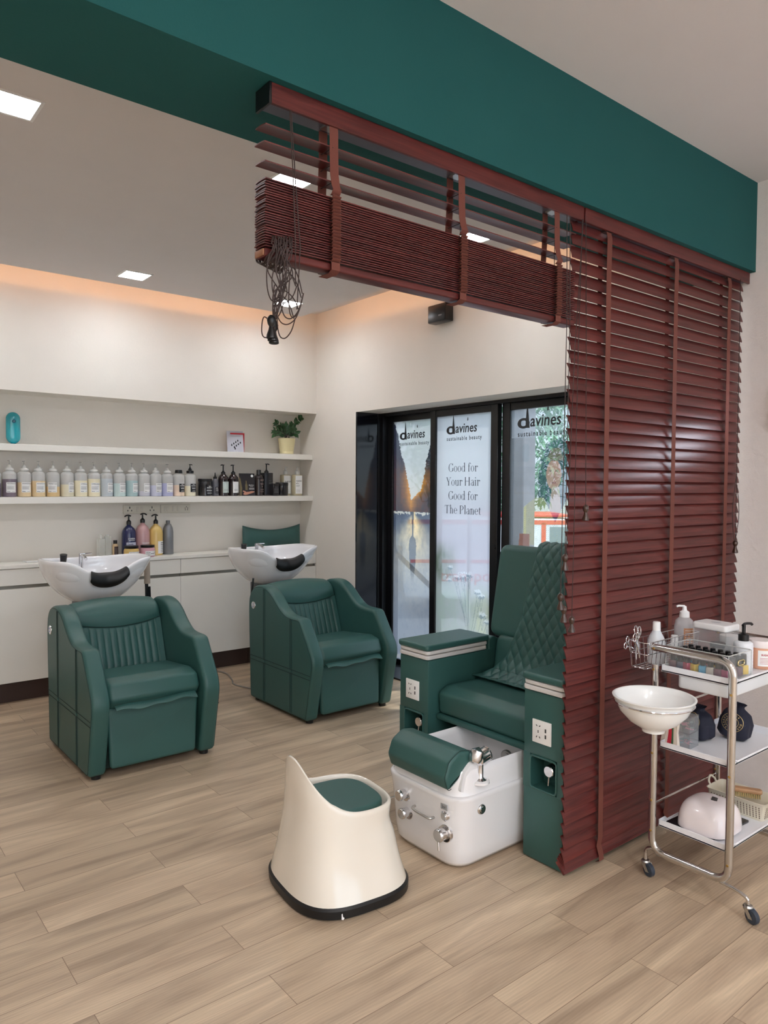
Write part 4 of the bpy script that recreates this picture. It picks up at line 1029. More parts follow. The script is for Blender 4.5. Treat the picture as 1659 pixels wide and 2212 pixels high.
# black tub of hair butter
t = prod('hair_butter_jar', 'wide black jar with white lettering right of the black pump bottle', 'jar', 2.432)
MB().lathe([(0, 0), (.048, 0), (.052, .004), (.052, .108), (.050, .112), (0, .112)], 40).build('body', DK, t)
MB().lathe([(0, .112), (.053, .112), (.053, .128), (.051, .131), (0, .131)], 40).build('lid', BLK, t)
curved_label(.0521, .35, .07, .012, .085, DK, t, [('t', 'davines', -.012, .074, .008), ('t', 'OI HAIR BUTTER', -.027, .064, .0095), ('bar', -.028, .054, .056, .0012), ('bar', -.029, .043, .058, .002), ('bar', -.029, .038, .058, .002), ('bar', -.024, .026, .048, .001), ('bar', -.026, .020, .052, .002)], WINK)
t = prod('applicator_bottle', 'slim grey bottle with black pointed nozzle between jar and black pump bottles', 'bottle', 2.515)
MB().lathe([(0, 0), (.024, 0), (.027, .004), (.027, .10), (.022, .12), (.013, .132), (0, .132)], 28).build('body', mat('smoky_plastic', (98, 98, 104), .3), t)
MB().lathe([(0, .132), (.015, .132), (.014, .146), (.006, .152), (.003, .178), (0, .18)], 20).build('nozzle_cap', BLK, t)
curved_label(.0271, .2, .03, .02, .07, DK, t, [('t', 'OI OIL', -.011, .06, .006), ('bar', -.011, .05, .022, .0012), ('bar', -.011, .045, .022, .0012), ('bar', -.011, .04, .022, .0012), ('bar', -.011, .03, .022, .0012)], WINK)
def dark_pump(x, label, lm, redart):
    t = prod('dark_pump_bottle', label, 'bottle', x)
    MB().lathe([(0, 0), (.037, 0), (.041, .004), (.041, .128), (.037, .145), (.020, .166), (.016, .172), (0, .172)], 36).build('body', DKB, t)
    mb = MB(); pump(mb, .170, .017, .068, .02, .0045, yaw=180); mb.build('pump', BLK, t)
    ln = [('bar', -.024, .05-q*.005, .044-.004*(q % 3), .0013) for q in range(3)]+[('t', 'davines', .004, .028, .005)]
    o = curved_label(.0412, .25, .062, .024, .110, lm, t, ln, GINK)
    mb = MB(); g = on_cyl(.0417, .25); rnd = random.Random(5 if redart else 6)
    for q in range(26):
        cx_, cz_ = rnd.uniform(-.026, .026), rnd.uniform(.068, .104); a = rnd.uniform(0, 3); s_ = rnd.uniform(.002, .006)
        mb.add([(cx_+s_*cos(a)*1.6, q*0.0, cz_+s_*sin(a)), (cx_-s_*sin(a)*.5, 0, cz_+s_*cos(a)*.5), (cx_-s_*cos(a)*1.6, 0, cz_-s_*sin(a)), (cx_+s_*sin(a)*.5, 0, cz_-s_*cos(a)*.5)], [[0, 1, 2, 3]], fn=g)
    mb.build('label_artwork', mat('label_art_red', (196, 60, 70), .6) if redart else mat('label_art_green', (120, 150, 142), .6), o)
dark_pump(2.583, 'dark pump bottle with pale green artwork on its label', mat('label_mint', (206, 220, 214), .6), False)
dark_pump(2.668, 'dark pump bottle with red artwork on its label', LBL, True)
# standing leaflet with hands and bottle
t = prod('display_card', 'standing black leaflet showing a bottle over open hands', 'leaflet', 2.782, 5.175, rz=-4)
MB().box(-.066, .066, 0, .002, 0, .178, .0008, 1, M=RX(-7)).build('card', mat('card_black', (32, 28, 32), .4), t)
mb = MB(); M = RX(-7) @ T((0, -.0008, 0)) @ FY; SK = mat('printed_skin', (208, 150, 126), .6)
for (x, y, r, sx_, a) in ((-.006, .020, .020, 1.6, 12), (.022, .026, .016, 1.9, 14), (-.022, .030, .013, 1.0, -30), (.045, .030, .010, 1.5, 10), (-.034, .036, .009, .7, -40)):
    mb.add([(x+r*sx_*cos(k*pi/10)*cos(radians(a))-r*.55*sin(k*pi/10)*sin(radians(a)), y+r*sx_*cos(k*pi/10)*sin(radians(a))+r*.55*sin(k*pi/10)*cos(radians(a)), .0001*k*0) for k in range(20)], [list(range(20))], 0, M)
mb.build('printed_hands', SK, t)
mb = MB(); mb.add([(-.018, .045, .0003), (.002, .045, .0003), (.002, .085, .0003), (-.003, .098, .0003), (-.005, .12, .0003), (-.011, .12, .0003), (-.013, .098, .0003), (-.018, .085, .0003)], [list(range(8))], 0, M)
mb.add([(-.066, 0, .0003), (-.052, 0, .0003), (-.044, .06, .0003), (-.056, .14, .0003), (-.066, .15, .0003)], [list(range(5))], 0, M); mb.build('printed_bottle', mat('print_olive', (112, 100, 70), .6), t)
mb = MB(); mb.text('davines', .015, M @ T((.034, .085, .0004)), sx=1); mb.text('authentic', .008, M @ T((.036, .073, .0004)))
mb.add([(.044+.011*cos(k*pi/10), .158+.011*sin(k*pi/10), .0004) for k in range(20)], [list(range(20))], 0, M)
for q in range(3): mb.box(.014, .058, .060-q*.005, .0615-q*.005, .0003, .0005, M=M)
mb.build('card_lettering', WINK, t)
t = prod('shampoo_bottle', 'dark brown bottle with plain round cap right of the black leaflet', 'bottle', 2.893, 5.20)
MB().lathe([(0, 0), (.036, 0), (.040, .005), (.036, .06), (.036, .10), (.040, .14), (.034, .158), (.018, .168), (0, .168)], 36).build('body', DKB, t)
MB().lathe([(0, .168), (.019, .168), (.018, .205), (.016, .207), (0, .207)], 24).build('cap', DK, t)
curved_label(.0402, .3, .05, .03, .135, DKB, t, [('t', 'alchemic', -.02, .125, .012), ('bar', -.02, .095, .038, .002), ('bar', -.015, .088, .03, .0015), ('bar', -.005, .07, .006, .006), ('bar', -.022, .05, .044, .0022), ('bar', -.024, .036, .046, .0025), ('bar', -.02, .028, .04, .0015)], mat('brown_gold_ink', (170, 150, 140), .5))
t = prod('square_pump_bottle', 'tall square black pump bottle beside the brown bottle', 'bottle', 2.972, 5.215)
MB().pillow(rrect(-.040, .040, -.040, .040, .008), 0, .184, .005, ax=2).build('body', DK, t)
mb = MB(); pump(mb, .184, .018, .070, .026, .005, yaw=0); mb.build('pump', BLK, t)
mb = MB(); mb.text('davines', .008, T((.01, -.0407, .12)) @ FY); [mb.box(-.002, .034, -.0411, -.0407, .108-q*.006, .1095-q*.006) for q in range(3)]; mb.build('lettering', GINK, t)
t = prod('product_box', 'small black carton with grey lettering in front of the square pump bottle', 'box', 3.020, 5.160)
MB().box(-.026, .026, -.02, .02, 0, .098, .001, 1).build('carton', DK, t)
mb = MB(); mb.text('davines', .009, T((0, -.0207, .07)) @ FY); [mb.box(-.02, .02, -.0211, -.0207, .056-q*.008, .058-q*.008) for q in range(5)]; mb.build('lettering', GINK, t)
def bjar(x, y, label):
    t = prod('round_jar', label, 'jar', x, y)
    MB().lathe([(0, 0), (.048, 0), (.051, .004), (.051, .082), (0, .082)], 40).build('body', DK, t)
    MB().lathe([(0, .082), (.052, .082), (.053, .086), (.053, .104), (.051, .108), (0, .108)], 40).build('lid', BLK, t)
bjar(3.098, 5.185, 'round black jar in front of the first clear white-labelled bottle')
def olaplex(x, y, lines, label):
    t = prod('clear_pump_bottle', label, 'bottle', x, y, group='clear bottles with white labels')
    MB().pillow(rrect(-.041, .041, -.028, .028, .018), 0, .172, .006, ax=2).build('body', mat('amber_clear_plastic', (218, 206, 172), .2, alpha=.75), t)
    mb = MB(); mb.lathe([(0, 0), (.018, 0), (.018, .03), (.010, .035), (0, .035)], 24, T((0, 0, .173))); pump(mb, .205, .008, .030, .02, .0025); mb.build('pump', FROSTC, t)
    MB().box(-.031, .033, -.0287, -.0282, .016, .165).build('label', LBL, t)
    mb = MB()
    for tx_, z, s_ in lines: mb.text(tx_, s_, T((-.026, -.0291, z)) @ FY, align='LEFT', off=.0004)
    for q in range(3): mb.box(-.026, .012-.004*q, -.0292, -.0289, .085-q*.005, .0862-q*.005)
    for q in range(2): mb.box(-.026, .014, -.0292, -.0289, .045-q*.014, .0465-q*.014)
    mb.build('lettering', INK, t)
olaplex(3.168, 5.245, [('OLAPLEX', .115, .015)], 'clear pump bottle half hidden behind the round black jar')
olaplex(3.252, 5.20, [('OLAPLEX', .120, .013), ('N\u00ba.5', .100, .013)], 'clear pump bottle with white label nearest the room corner')
# ---- upper shelf
t = thing('aroma_diffuser', 'turquoise capsule shaped device on the upper shelf', 'diffuser', (1.112, 5.24, 1.6565))
TQ = mat('turquoise_plastic', (44, 164, 176), .2, coat=.6)
mb = MB(); cap = [(0, .006)]+[(.043*sin(k*pi/16), .049-.043*cos(k*pi/16)) for k in range(1, 9)]+[(.043*cos(k*pi/16), .168+.043*sin(k*pi/16)) for k in range(9)]
mb.lathe(cap, 40, sy=.62); mb.build('body', TQ, t, ang=60)
MB().lathe([(0, 0), (.034, 0), (.036, .003), (.012, .008), (0, .012)], 32, sy=.8).build('base', TQ, t)
mb = MB(); mb.cyl((0, -.024, .150), (0, -.0285, .150), .013, .011, 24); mb.build('nozzle_ring', mat('turquoise_dark', (24, 96, 116), .25), t); MB().cyl((0, -.0284, .150), (0, -.0292, .150), .003, seg=12).build('nozzle', CHR, t)
t = thing('product_card', 'folded grey display card with rows of dark bottles on the upper shelf', 'card', (2.702, 5.215, 1.6565), radians(-12))
CP = mat('card_grey_print', (196, 196, 206), .5)
mb = MB(); mb.box(-.068, .062, 0, .0015, 0, .172, M=RX(-10)); mb.build('front_leaf', CP, t)
mb = MB(); mb.box(-.040, .074, -.0015, 0, 0, .155, M=T((0, .034, 0)) @ RX(3)); mb.build('back_leaf', mat('card_red', (196, 40, 52), .5), t)
mb = MB(); M = RX(-10) @ T((0, -.0004, 0)) @ FY
for i in range(9):
    x, y = (-.032+.0165*(i//2)+.02*(i % 2), .058+.012*(i//2)-.016*(i % 2)) if i < 8 else (-.006, .030)
    mb.add([(x-.005, y-.006, 0), (x+.005, y-.006, 0), (x+.005, y+.004, 0), (x+.001, y+.009, 0), (x+.001, y+.013, 0), (x-.001, y+.013, 0), (x-.001, y+.009, 0), (x-.005, y+.004, 0)], [list(range(8))], 0, M)
mb.text('the circle', .010, M @ T((-.003, .150, 0))); [mb.box(-.04, .04, .130-.0*q, .1312, 0, .0001, M=M) for q in range(1)]
mb.build('card_print', INK, t); mb = MB(); mb.text('davines', .012, M @ T((0, .012, .0002))); mb.build('card_wordmark', WINK, t)
# potted plant
t = thing('potted_plant', 'glossy green plant in a cream pot on the upper shelf', 'plant', (3.168, 5.225, 1.6565))
MB().lathe([(0, 0), (.054, 0), (.056, .004), (.0575, .022), (.0565, .024), (.0575, .026), (.071, .128), (.0725, .130), (.0695, .131), (.065, .115), (0, .115)], 40).build('pot', mat('cream_pot', (238, 226, 178), .45), t)
GS = mat('plant_stem', (44, 34, 28), .5); GLF = mat('plant_leaf', (40, 84, 40), .3, coat=.2, var=.35, vscale=40)
mst = MB(); mlf = MB(); rnd = random.Random(11)
def leaf(mb, p, d, up, L_, W_):
    d = d.normalized(); s_ = d.cross(up).normalized(); n_ = s_.cross(d)
    def f(u, v):
        w = W_*sin(pi*u**.8)*(v-.5)*2; return p+d*L_*u+s_*w+n_*(-.25*L_*u*u+abs(v-.5)*.25*W_*2*sin(pi*u))
    mb.grid(f, 7, 4)
for (tip, n_) in (((-.13, -.02, .165), 5), ((-.095, .01, .255), 5), ((-.04, -.03, .235), 7), ((.0, -.01, .205), 7), ((-.13, -.03, .19), 4), ((.045, -.02, .215), 6), ((.14, -.01, .31), 8), ((.085, .015, .225), 6), ((.07, -.04, .17), 4), ((-.02, .03, .22), 6)):
    p0 = Vector((rnd.uniform(-.02, .03), rnd.uniform(-.01, .01), .11)); p1 = Vector(tip)
    P = catmull([p0, p0.lerp(p1, .5)+Vector((-.1*(p1.x-p0.x), 0, .03)), p1], 8); mst.tube(P, [.004-.0025*k/len(P) for k in range(len(P))], 6)
    for k in range(n_):
        u = .35+.65*k/(n_-1) if n_ > 1 else 1; i_ = min(len(P)-2, int(u*(len(P)-1))); q = P[i_]; dr = (P[i_+1]-P[i_]).normalized()
        for sd in (-1, 1):
            sv = dr.cross(Vector((0, -1, 0))).normalized()*sd; leaf(mlf, q, dr*.8+sv*.8+Vector((0, rnd.uniform(-.5, .2), rnd.uniform(-.1, .3))), Vector((0, -1, .2)), rnd.uniform(.035, .05), rnd.uniform(.009, .013))
mst.build('stems', GS, t); mlf.build('leaves', GLF, t)
# ---- wall sockets under the lower shelf
def plate(x0, x1, label, holes):
    t = thing('switch_plate', label, 'socket', ((x0+x1)/2, 5.325, 1.22), 0, 'socket plates under the lower shelf'); w = (x1-x0)/2
    MB().box(-w, w, -.012, 0, -.034, .032, .003).build('plate', mat('plate_ivory', (222, 216, 202), .4), t)
    mk = MB()
    for h in holes:
        mb = MB()
        if h[0] == 's':
            for a, b in ((0, .014), (-.014, -.010), (.014, -.010)): mb.box(h[1]+a-.0032, h[1]+a+.0032, -.0126, -.0119, b-.005, b+.005)
            mb.box(h[1]-.003, h[1]+.003, -.0126, -.0119, .004, .009)
        elif h[0] == 'p':
            for a, b in ((0, .012), (-.010, .002), (.010, .002), (-.009, -.010), (.009, -.010)): mb.box(h[1]+a-.003, h[1]+a+.003, -.0126, -.0119, b-.003, b+.003)
        else: k_ = MB().box(h[1]-.009, h[1]+.009, -.015, -.012, -.018, .018, .0015, 1).build('switch_key', mat('key_ivory', (214, 208, 196), .4), t)
        if mb.v: mb.build('socket_hole', INK, t)
plate(1.850, 2.118, 'long socket plate with two round-pin sockets above the pink pump bottle', [('s', -.088), ('k', -.03), ('k', .0), ('s', .078)])
plate(2.130, 2.362, 'long switch plate with a single socket at its right end', [('k', -.085), ('k', -.062), ('k', -.02), ('k', .02), ('p', .085)])
# ---- countertop goods
G2 = 'bottles and jars on the countertop'; CZ = .8865
def ctop(name, label, cat, x, y=5.22, rz=0): return thing(name, label, cat, (x, y, CZ), radians(rz), G2)
def big_pump(x, m, label, lines, ink, lm=None, h=.222, R=.05, armyaw=180, la=.2):
    t = ctop('large_pump_bottle', label, 'bottle', x)
    MB().lathe([(0, 0), (R-.005, 0), (R, .005), (R, h-.062), (R*.94, h-.042), (R*.72, h-.020), (R*.42, h-.006), (.015, h), (.014, h+.008), (0, h+.008)], 40).build('body', m, t)
    mb = MB(); mb.lathe([(0, h+.006), (.0165, h+.006), (.0165, h+.028), (.010, h+.036), (.006, h+.040), (.005, h+.066), (0, h+.066)], 24)
    mb.tube(catmull([(.014*(1 if armyaw == 0 else -1)*-1, 0, h+.066), (0, 0, h+.072), (.018*(1 if armyaw == 0 else -1), 0, h+.070), (.030*(1 if armyaw == 0 else -1), 0, h+.062)], 4), .0065, 8, flat=(.8, 1.2))
    mb.build('pump', BLK, t)
    curved_label(R, la, .078, .012, .102, lm or m, t, lines, ink)
    return t
NAVY = mat('navy_bottle', (30, 38, 82), .25, coat=.3); PINK = mat('pink_bottle', (196, 152, 152), .3, coat=.3); YEL = mat('yellow_bottle', (220, 186, 110), .3, coat=.3)
t = big_pump(1.855, NAVY, 'navy blue pump bottle on the countertop', [('t', 'Density', -.033, .090, .014), ('t', 'Advanced', -.033, .074, .014)]+[('bar', -.033, .055-q*.008, .06, .002) for q in range(4)], NAVY, mat('label_lilac', (206, 208, 224), .5), la=.1)
mb = MB(); g = on_cyl(.0512, .1); mb.text("L'OREAL", .014, T((0, 0, .128)) @ FY, fn=g, off=.0004); mb.text('PROFESSIONNEL', .006, T((0, 0, .116)) @ FY, fn=g, off=.0003); mb.build('lettering', WINK, t)
big_pump(1.955, PINK, 'dusty pink pump bottle behind the pink jar', [('bar', -.033, .095, .064, .0025), ('bar', -.030, .088, .06, .0025), ('t', 'Vitamino', -.033, .072, .013), ('bar', -.033, .058, .06, .002), ('bar', -.033, .05, .05, .002)], WINK, la=.2, h=.232, armyaw=0)
t = big_pump(2.053, YEL, 'golden yellow pump bottle next to the silver one', [('t', 'Absolut', -.016, .090, .013), ('t', 'Repair', -.016, .076, .013)]+[('bar', -.016, .058-q*.012, .03, .0025) for q in range(4)], INK, LBL, la=.7)
t = ctop('aluminium_bottle', 'plain grey metal look bottle right of the yellow pump bottle', 'bottle', 2.146)
MB().lathe([(0, 0), (.035, 0), (.038, .004), (.038, .165), (.034, .195), (.022, .222), (.013, .228), (.013, .232), (0, .232)], 36).build('body', mat('satin_grey', (136, 138, 142), .4, metal=.5), t)
MB().lathe([(0, .232), (.015, .232), (.015, .250), (0, .251)], 24).build('cap', mat('grey_cap', (120, 122, 124), .4, metal=.4), t)
curved_label(.0381, .3, .03, .03, .11, mat('satin_grey', (136, 138, 142)), t, [('bar', -.012, .10-q*.010, .024, .002) for q in range(7)], mat('mid_grey_ink', (100, 102, 106), .5))
def cjar(x, y, m, label):
    t = thing('mask_jar', label, 'jar', (x, y, CZ), 0, G2)
    MB().lathe([(0, 0), (.044, 0), (.050, .006), (.052, .02), (.052, .048), (.049, .060), (.044, .066), (0, .066)], 40).build('body', m, t)
    MB().lathe([(0, .066), (.0465, .066), (.048, .068), (.048, .082), (.046, .084), (0, .084)], 40).build('lid', BLK, t)
    curved_label(.0521, .15, .085, .010, .044, LBL, t, [('t', 'serie expert', -.036, .034, .006), ('bar', -.036, .024, .024, .002), ('t', 'masque', -.006, .026, .009), ('bar', .022, .034, .018, .001), ('bar', .022, .029, .018, .001), ('bar', .022, .024, .018, .001), ('bar', -.036, .016, .03, .001)], INK)
cjar(1.835, 5.115, YEL, 'low yellow jar with black lid in front of the navy bottle')
cjar(1.952, 5.118, mat('rose_jar', (222, 170, 182), .3), 'low pink jar with black lid in front of the pink bottle')
t = ctop('square_glass_bottle', 'tall clear square bottle left of the small black capped one', 'bottle', 1.652, 5.20, 8)
CG = mat('thin_clear', (225, 226, 218), .08, alpha=.35, coat=.5)
MB().pillow(rrect(-.022, .022, -.022, .022, .006), 0, .135, .004, ax=2).build('body', CG, t); MB().cyl((0, 0, .135), (0, 0, .165), .014, .014, 20, .002).build('cap', CG, t)
t = ctop('square_glass_bottle', 'shorter clear square bottle touching the tall one', 'bottle', 1.703, 5.215, 0)
MB().pillow(rrect(-.022, .022, -.022, .022, .006), 0, .150, .004, ax=2).build('body', CG, t); MB().cyl((0, 0, .150), (0, 0, .163), .012, .012, 20, .002).build('cap', CG, t)
t = ctop('small_bottle', 'small amber bottle with black cap and dark label', 'bottle', 1.751, 5.20)
MB().lathe([(0, 0), (.018, 0), (.020, .003), (.020, .085), (.014, .096), (0, .098)], 24).build('body', mat('amber_pale', (206, 176, 138), .25), t)
MB().lathe([(0, .096), (.0135, .096), (.0135, .121), (0, .122)], 20).build('cap', BLK, t)
curved_label(.0201, .2, .034, .012, .078, mat('label_darkbrown', (62, 46, 44), .5), t, [('bar', -.012, .06-q*.01, .024, .002) for q in range(4)], GINK)
t = thing('neck_pillow', 'long green leather pillow leaning on the wall at the right end of the countertop', 'pillow', (3.035, 5.235, .8865), 0)
mb = MB()
def np_(u, v):
    a = 2*pi*v; x = (u-.5)*2; w = max(0, 1-abs(x)**9)**.5
    flare = .012*abs(x)**3*0
    zc = .085+.016*x*x; hz = .070+.026*x*x; th = .042*(w if abs(x) > .7 else 1)*(1-.35*abs(x)**3)
    s_ = sin(a); c_ = cos(a); k = (abs(c_)**2.4+abs(s_)**1.35)**-.6
    return (x*.268, c_*th*.9+.02*(zc+s_*hz-.08)*1.2, zc+hz*s_*min(k, 1.25)*.95)
mb.grid(np_, 40, 32); o = mb.build('cushion', LEATHER, t, ang=70)
t = thing('tray_card', 'flat white device lying on the countertop at the far left', 'phone', (1.235, 5.21, .8865), radians(6)); MB().pillow(rrect(-.075, .075, -.036, .036, .012), 0, .009, .003, ax=2).build('case', PLW, t)
MB().box(-.066, .066, -.03, .03, .009, .0094).build('screen', mat('pale_screen', (226, 222, 214), .3), t)
# speaker on the right wall
t = thing('wall_speaker', 'small black box mounted high on the cream wall below the raised blind', 'speaker', (XW-.002, 3.535, 2.525))
MB().box(-.085, -.012, -.085, .085, -.055, .06, .008).build('body', BLK, t); MB().box(-.014, .0, -.03, .03, -.03, .03).build('bracket', BLK, t)
MB().box(-.0862, -.085, -.05, -.02, -.02, -.012).build('badge', GINK, t)
# floor things behind the right wash chair
t = thing('trolley_bin', 'dark bin with white looped rim behind the right wash chair', 'bin', (3.10, 4.42, 0))
MB().lathe([(0, 0), (.12, 0), (.13, .01), (.15, .56), (.14, .56), (.12, .03), (0, .03)], 32).build('bucket', mat('charcoal_plastic', (48, 46, 50), .5), t)
mb = MB(); mb.tube([(.153*cos(a*pi/20), .153*sin(a*pi/20), .575) for a in range(40)], .013, 10, closed=True); mb.build('rim', PLW, t)
tag((lambda m: (m.tube(catmull([(2.44, 5.06, .006), (2.46, 4.9, .006), (2.41, 4.72, .007), (2.37, 4.60, .006), (2.42, 4.42, .006), (2.46, 4.30, .006)], 8), .005, 8), m)[1])(MB()).build('power_cable', mat('cable_grey', (150, 144, 136), .5)), 'thin grey cable lying on the floor between the two wash chairs', 'cable')
# ================================================================== TROLLEY
TX = 2.37
t = thing('salon_trolley', 'chrome tube trolley with three white trays on castors', 'trolley', (2.6, 1.27, 0)); TR = t
def q3(x, y, z): return (x-2.6, y-1.27, z)
def side_frame(x):
    pts = rpoly([(1.415, .832), (1.127, .832), (1.127, .100), (1.404, .100), (1.404, .772)], [0, .05, .055, .055, 0], 8)
    mb = MB(); mb.tube([q3(x, a, b) for a, b in pts], .0135, 16, flat=(1.0, .8)); o = mb.build('side_frame', CHRT, TR)
    mb = MB()
    for y, z in ((1.404, .83), (1.404, .755), (1.127, .725), (1.404, .455), (1.127, .455), (1.404, .285), (1.404, .175), (1.127, .160)):
        mb.lathe([(0, .004), (.004, .003), (.005, 0), (0, 0)], 14, T(q3(x-.009, y, z)) @ RY(-90))
    mb.build('bolt', BRASS, o)
    for y, sy in ((1.375, 1), (1.155, -1)):
        yc = 1.427 if sy > 0 else 1.062
        mb = MB(); mb.tube(catmull([q3(x, y, .092), q3(x, (y+yc)/2, .106) if sy > 0 else q3(x, (y+yc)/2, .088), q3(x, yc+.008*-sy, .100 if sy > 0 else .078), q3(x, yc, .085 if sy > 0 else .065), q3(x, yc, .058)], 6), .006, 10); mb.build('caster_arm', CHRT, TR)
        mb = MB(); cxp = q3(x, yc, 0); dx = .008
        mb.lathe([(0, .056), (.013, .056), (.016, .051), (.013, .045), (0, .045)], 20, T(cxp)); mb.add([(-.0105, -.004, .047), (-.0105, .010, .047), (-.0105, -.007, .018), (-.0105, -.020, .018), (-.0125, -.004, .047), (-.0125, .010, .047), (-.0125, -.007, .018), (-.0125, -.020, .018)], [[0, 1, 2, 3], [7, 6, 5, 4], [0, 4, 5, 1], [1, 5, 6, 2], [2, 6, 7, 3], [3, 7, 4, 0]], M=T(cxp)); mb.box(.0105, .0125, -.018, .008, .018, .047, .001, 1, M=T(cxp)); mb.box(-.0125, .0125, -.006, .010, .045, .049, M=T(cxp))
        mb.cyl(q3(x-.014, yc-.0135, .024), q3(x+.014, yc-.0135, .024), .004, seg=12); o = mb.build('caster', STEEL, TR)
        mb = MB(); mb.cyl(q3(x-.008, yc-.012, .024), q3(x+.008, yc-.016, .024), .024, seg=32, bev=.003); mb.build('caster_wheel', mat('grey_rubber_wheel', (52, 60, 72), .5), TR)
side_frame(TX); side_frame(2.832)
TRY = mat('tray_white', (236, 236, 240), .35)
def tray(z):
    mb = MB(); x0_, x1_, y0_, y1_ = 2.388, 2.815, 1.142, 1.390
    a, b = q3(x0_, y0_, 0), q3(x1_, y1_, 0); r = .003
    mb.box(a[0], b[0], a[1], b[1], z-.022, z-.017)
    mb.box(a[0], a[0]+r, a[1], b[1], z-.022, z+.002, .001, 1); mb.box(b[0]-r, b[0], a[1], b[1], z-.022, z+.010, .001, 1)
    for y in (a[1], b[1]-r):
        mb.box(a[0]+.05, b[0]-.05, y, y+r, z-.022, z-.010, .001, 1)
        mb.box(a[0], a[0]+.04, y, y+r, z-.022, z+.002, .001, 1); mb.box(b[0]-.04, b[0], y, y+r, z-.022, z+.002, .001, 1)
        mb.add([(a[0]+.04, y, z-.022), (a[0]+.055, y, z-.022), (a[0]+.055, y, z-.010), (a[0]+.04, y, z+.002), (a[0]+.04, y+r, z-.022), (a[0]+.055, y+r, z-.022), (a[0]+.055, y+r, z-.010), (a[0]+.04, y+r, z+.002)], [[0, 1, 2, 3], [7, 6, 5, 4], [3, 2, 6, 7]])
    mb.build('tray', TRY, TR)
for z in (.769, .495, .211): tray(z)
mb = MB(); a, b = q3(2.395, 1.150, 0), q3(2.79, 1.335, 0); mb.pillow(rrect(a[0], b[0], a[1], b[1], .02), .700, .745, .006, ax=2); mb.build('drawer', mat('drawer_white', (224, 226, 228), .3), TR)
mb = MB(); mb.tube([q3(2.37, 1.404, .268), q3(2.832, 1.404, .268)], .004, 8); mb.build('cross_rod', CHRT, TR)
mb = MB(); mb.tube([q3(2.37, 1.404, .60), q3(2.832, 1.404, .60)], .004, 8); mb.build('cross_rod', CHRT, TR)
# bowl on its ring at the end of the trolley
t = thing('trolley_bowl', 'round white bowl held in a chrome ring at the end of the trolley', 'bowl', (2.222, 1.318, .585))
MB().lathe([(0, 0), (.036, 0), (.038, .010), (.046, .014), (.078, .034), (.108, .066), (.123, .098), (.128, .112), (.133, .114), (.134, .118), (.130, .120), (.124, .118), (.118, .100), (.100, .068), (.066, .034), (.03, .022), (0, .020)], 64).build('bowl', mat('bowl_white', (246, 246, 243), .25, coat=.3), t, ang=70)
mb = MB(); mb.tube([(.126*cos(a*pi/32), .126*sin(a*pi/32), .098) for a in range(64)], .0035, 8, closed=True); mb.tube([(.10, .078, .098), (.14, .085, .098)], .004, 8); mb.build('chrome_ring', CHR, t)
# nail polish organiser
t = thing('acrylic_organiser', 'clear acrylic box full of nail polish bottles on the top tray', 'organiser', (2.488, 1.272, .7535))
CLR = mat('acrylic_clear', (236, 240, 240), .04, alpha=.11, coat=1.0)
RIMC = mat('acrylic_edge', (216, 218, 214), .1, alpha=.65, coat=1.0)
mb = MB(); w, d_, h = .082, .113, .086; e = .002
mb.box(-w, w, -d_, d_, 0, e); mb.box(-w, w, -d_, -d_+e, 0, h); mb.box(-w, w, d_-e, d_, 0, h); mb.box(-w, -w+e, -d_, d_, 0, h); mb.box(w-e, w, -d_, d_, 0, h); mb.build('walls', CLR, t)
mb = MB(); mb.tube([(x, y, h) for x, y in rrect(-w, w, -d_, d_, .012, 4)], .002, 6, closed=True)
for x in (-w, w):
    for y in (-d_, d_): mb.tube([(x*.995, y*.995, 0), (x*.995, y*.995, h)], .0014, 6)
mb.build('rim', RIMC, t)
mb = MB(); mb.tube([(x, -d_-.003, z) for x, z in rrect(-.022, .022, .046, .062, .008, 4)], .0022, 6, closed=True); mb.tube([(x, d_+.003, z) for x, z in rrect(-.022, .022, .046, .062, .008, 4)], .0022, 6, closed=True); mb.build('handle', mat('gilt_edge', (206, 190, 140), .2, metal=.6), t)
PC = [('wine red', (88, 26, 44)), ('navy', (28, 36, 76)), ('crimson', (178, 30, 74)), ('yellow', (228, 190, 34)), ('sky blue', (70, 168, 208)), ('pearl white', (206, 200, 188)), ('plum', (108, 40, 70)), ('magenta', (170, 30, 96)), ('black', (30, 28, 32)), ('nude', (200, 160, 140)),
      ('teal', (60, 110, 110)), ('silver', (170, 170, 172)), ('coral', (220, 96, 80)), ('purple', (92, 52, 120)), ('rose', (206, 120, 140)), ('grey', (120, 120, 124))]
POL = {n_: mat('polish_'+n_.replace(' ', '_'), c, .12, coat=.6) for n_, c in PC}
mp0 = MB(); mp0.pillow(rrect(-.0128, .0128, -.0128, .0128, .006, 3), 0, .032, .003, ax=2, seg=2)
rnd = random.Random(2); rows = 4; cols = 8; protos = {}
capmesh = MB(); capmesh.lathe([(0, .032), (.0075, .032), (.0098, .036), (.009, .068), (.007, .070), (0, .070)], 16)
place = ['against the front wall of the acrylic box', 'in the second row of the acrylic box', 'in the third row of the acrylic box', 'in the row nearest the closed blind side of the acrylic box']
capm = None
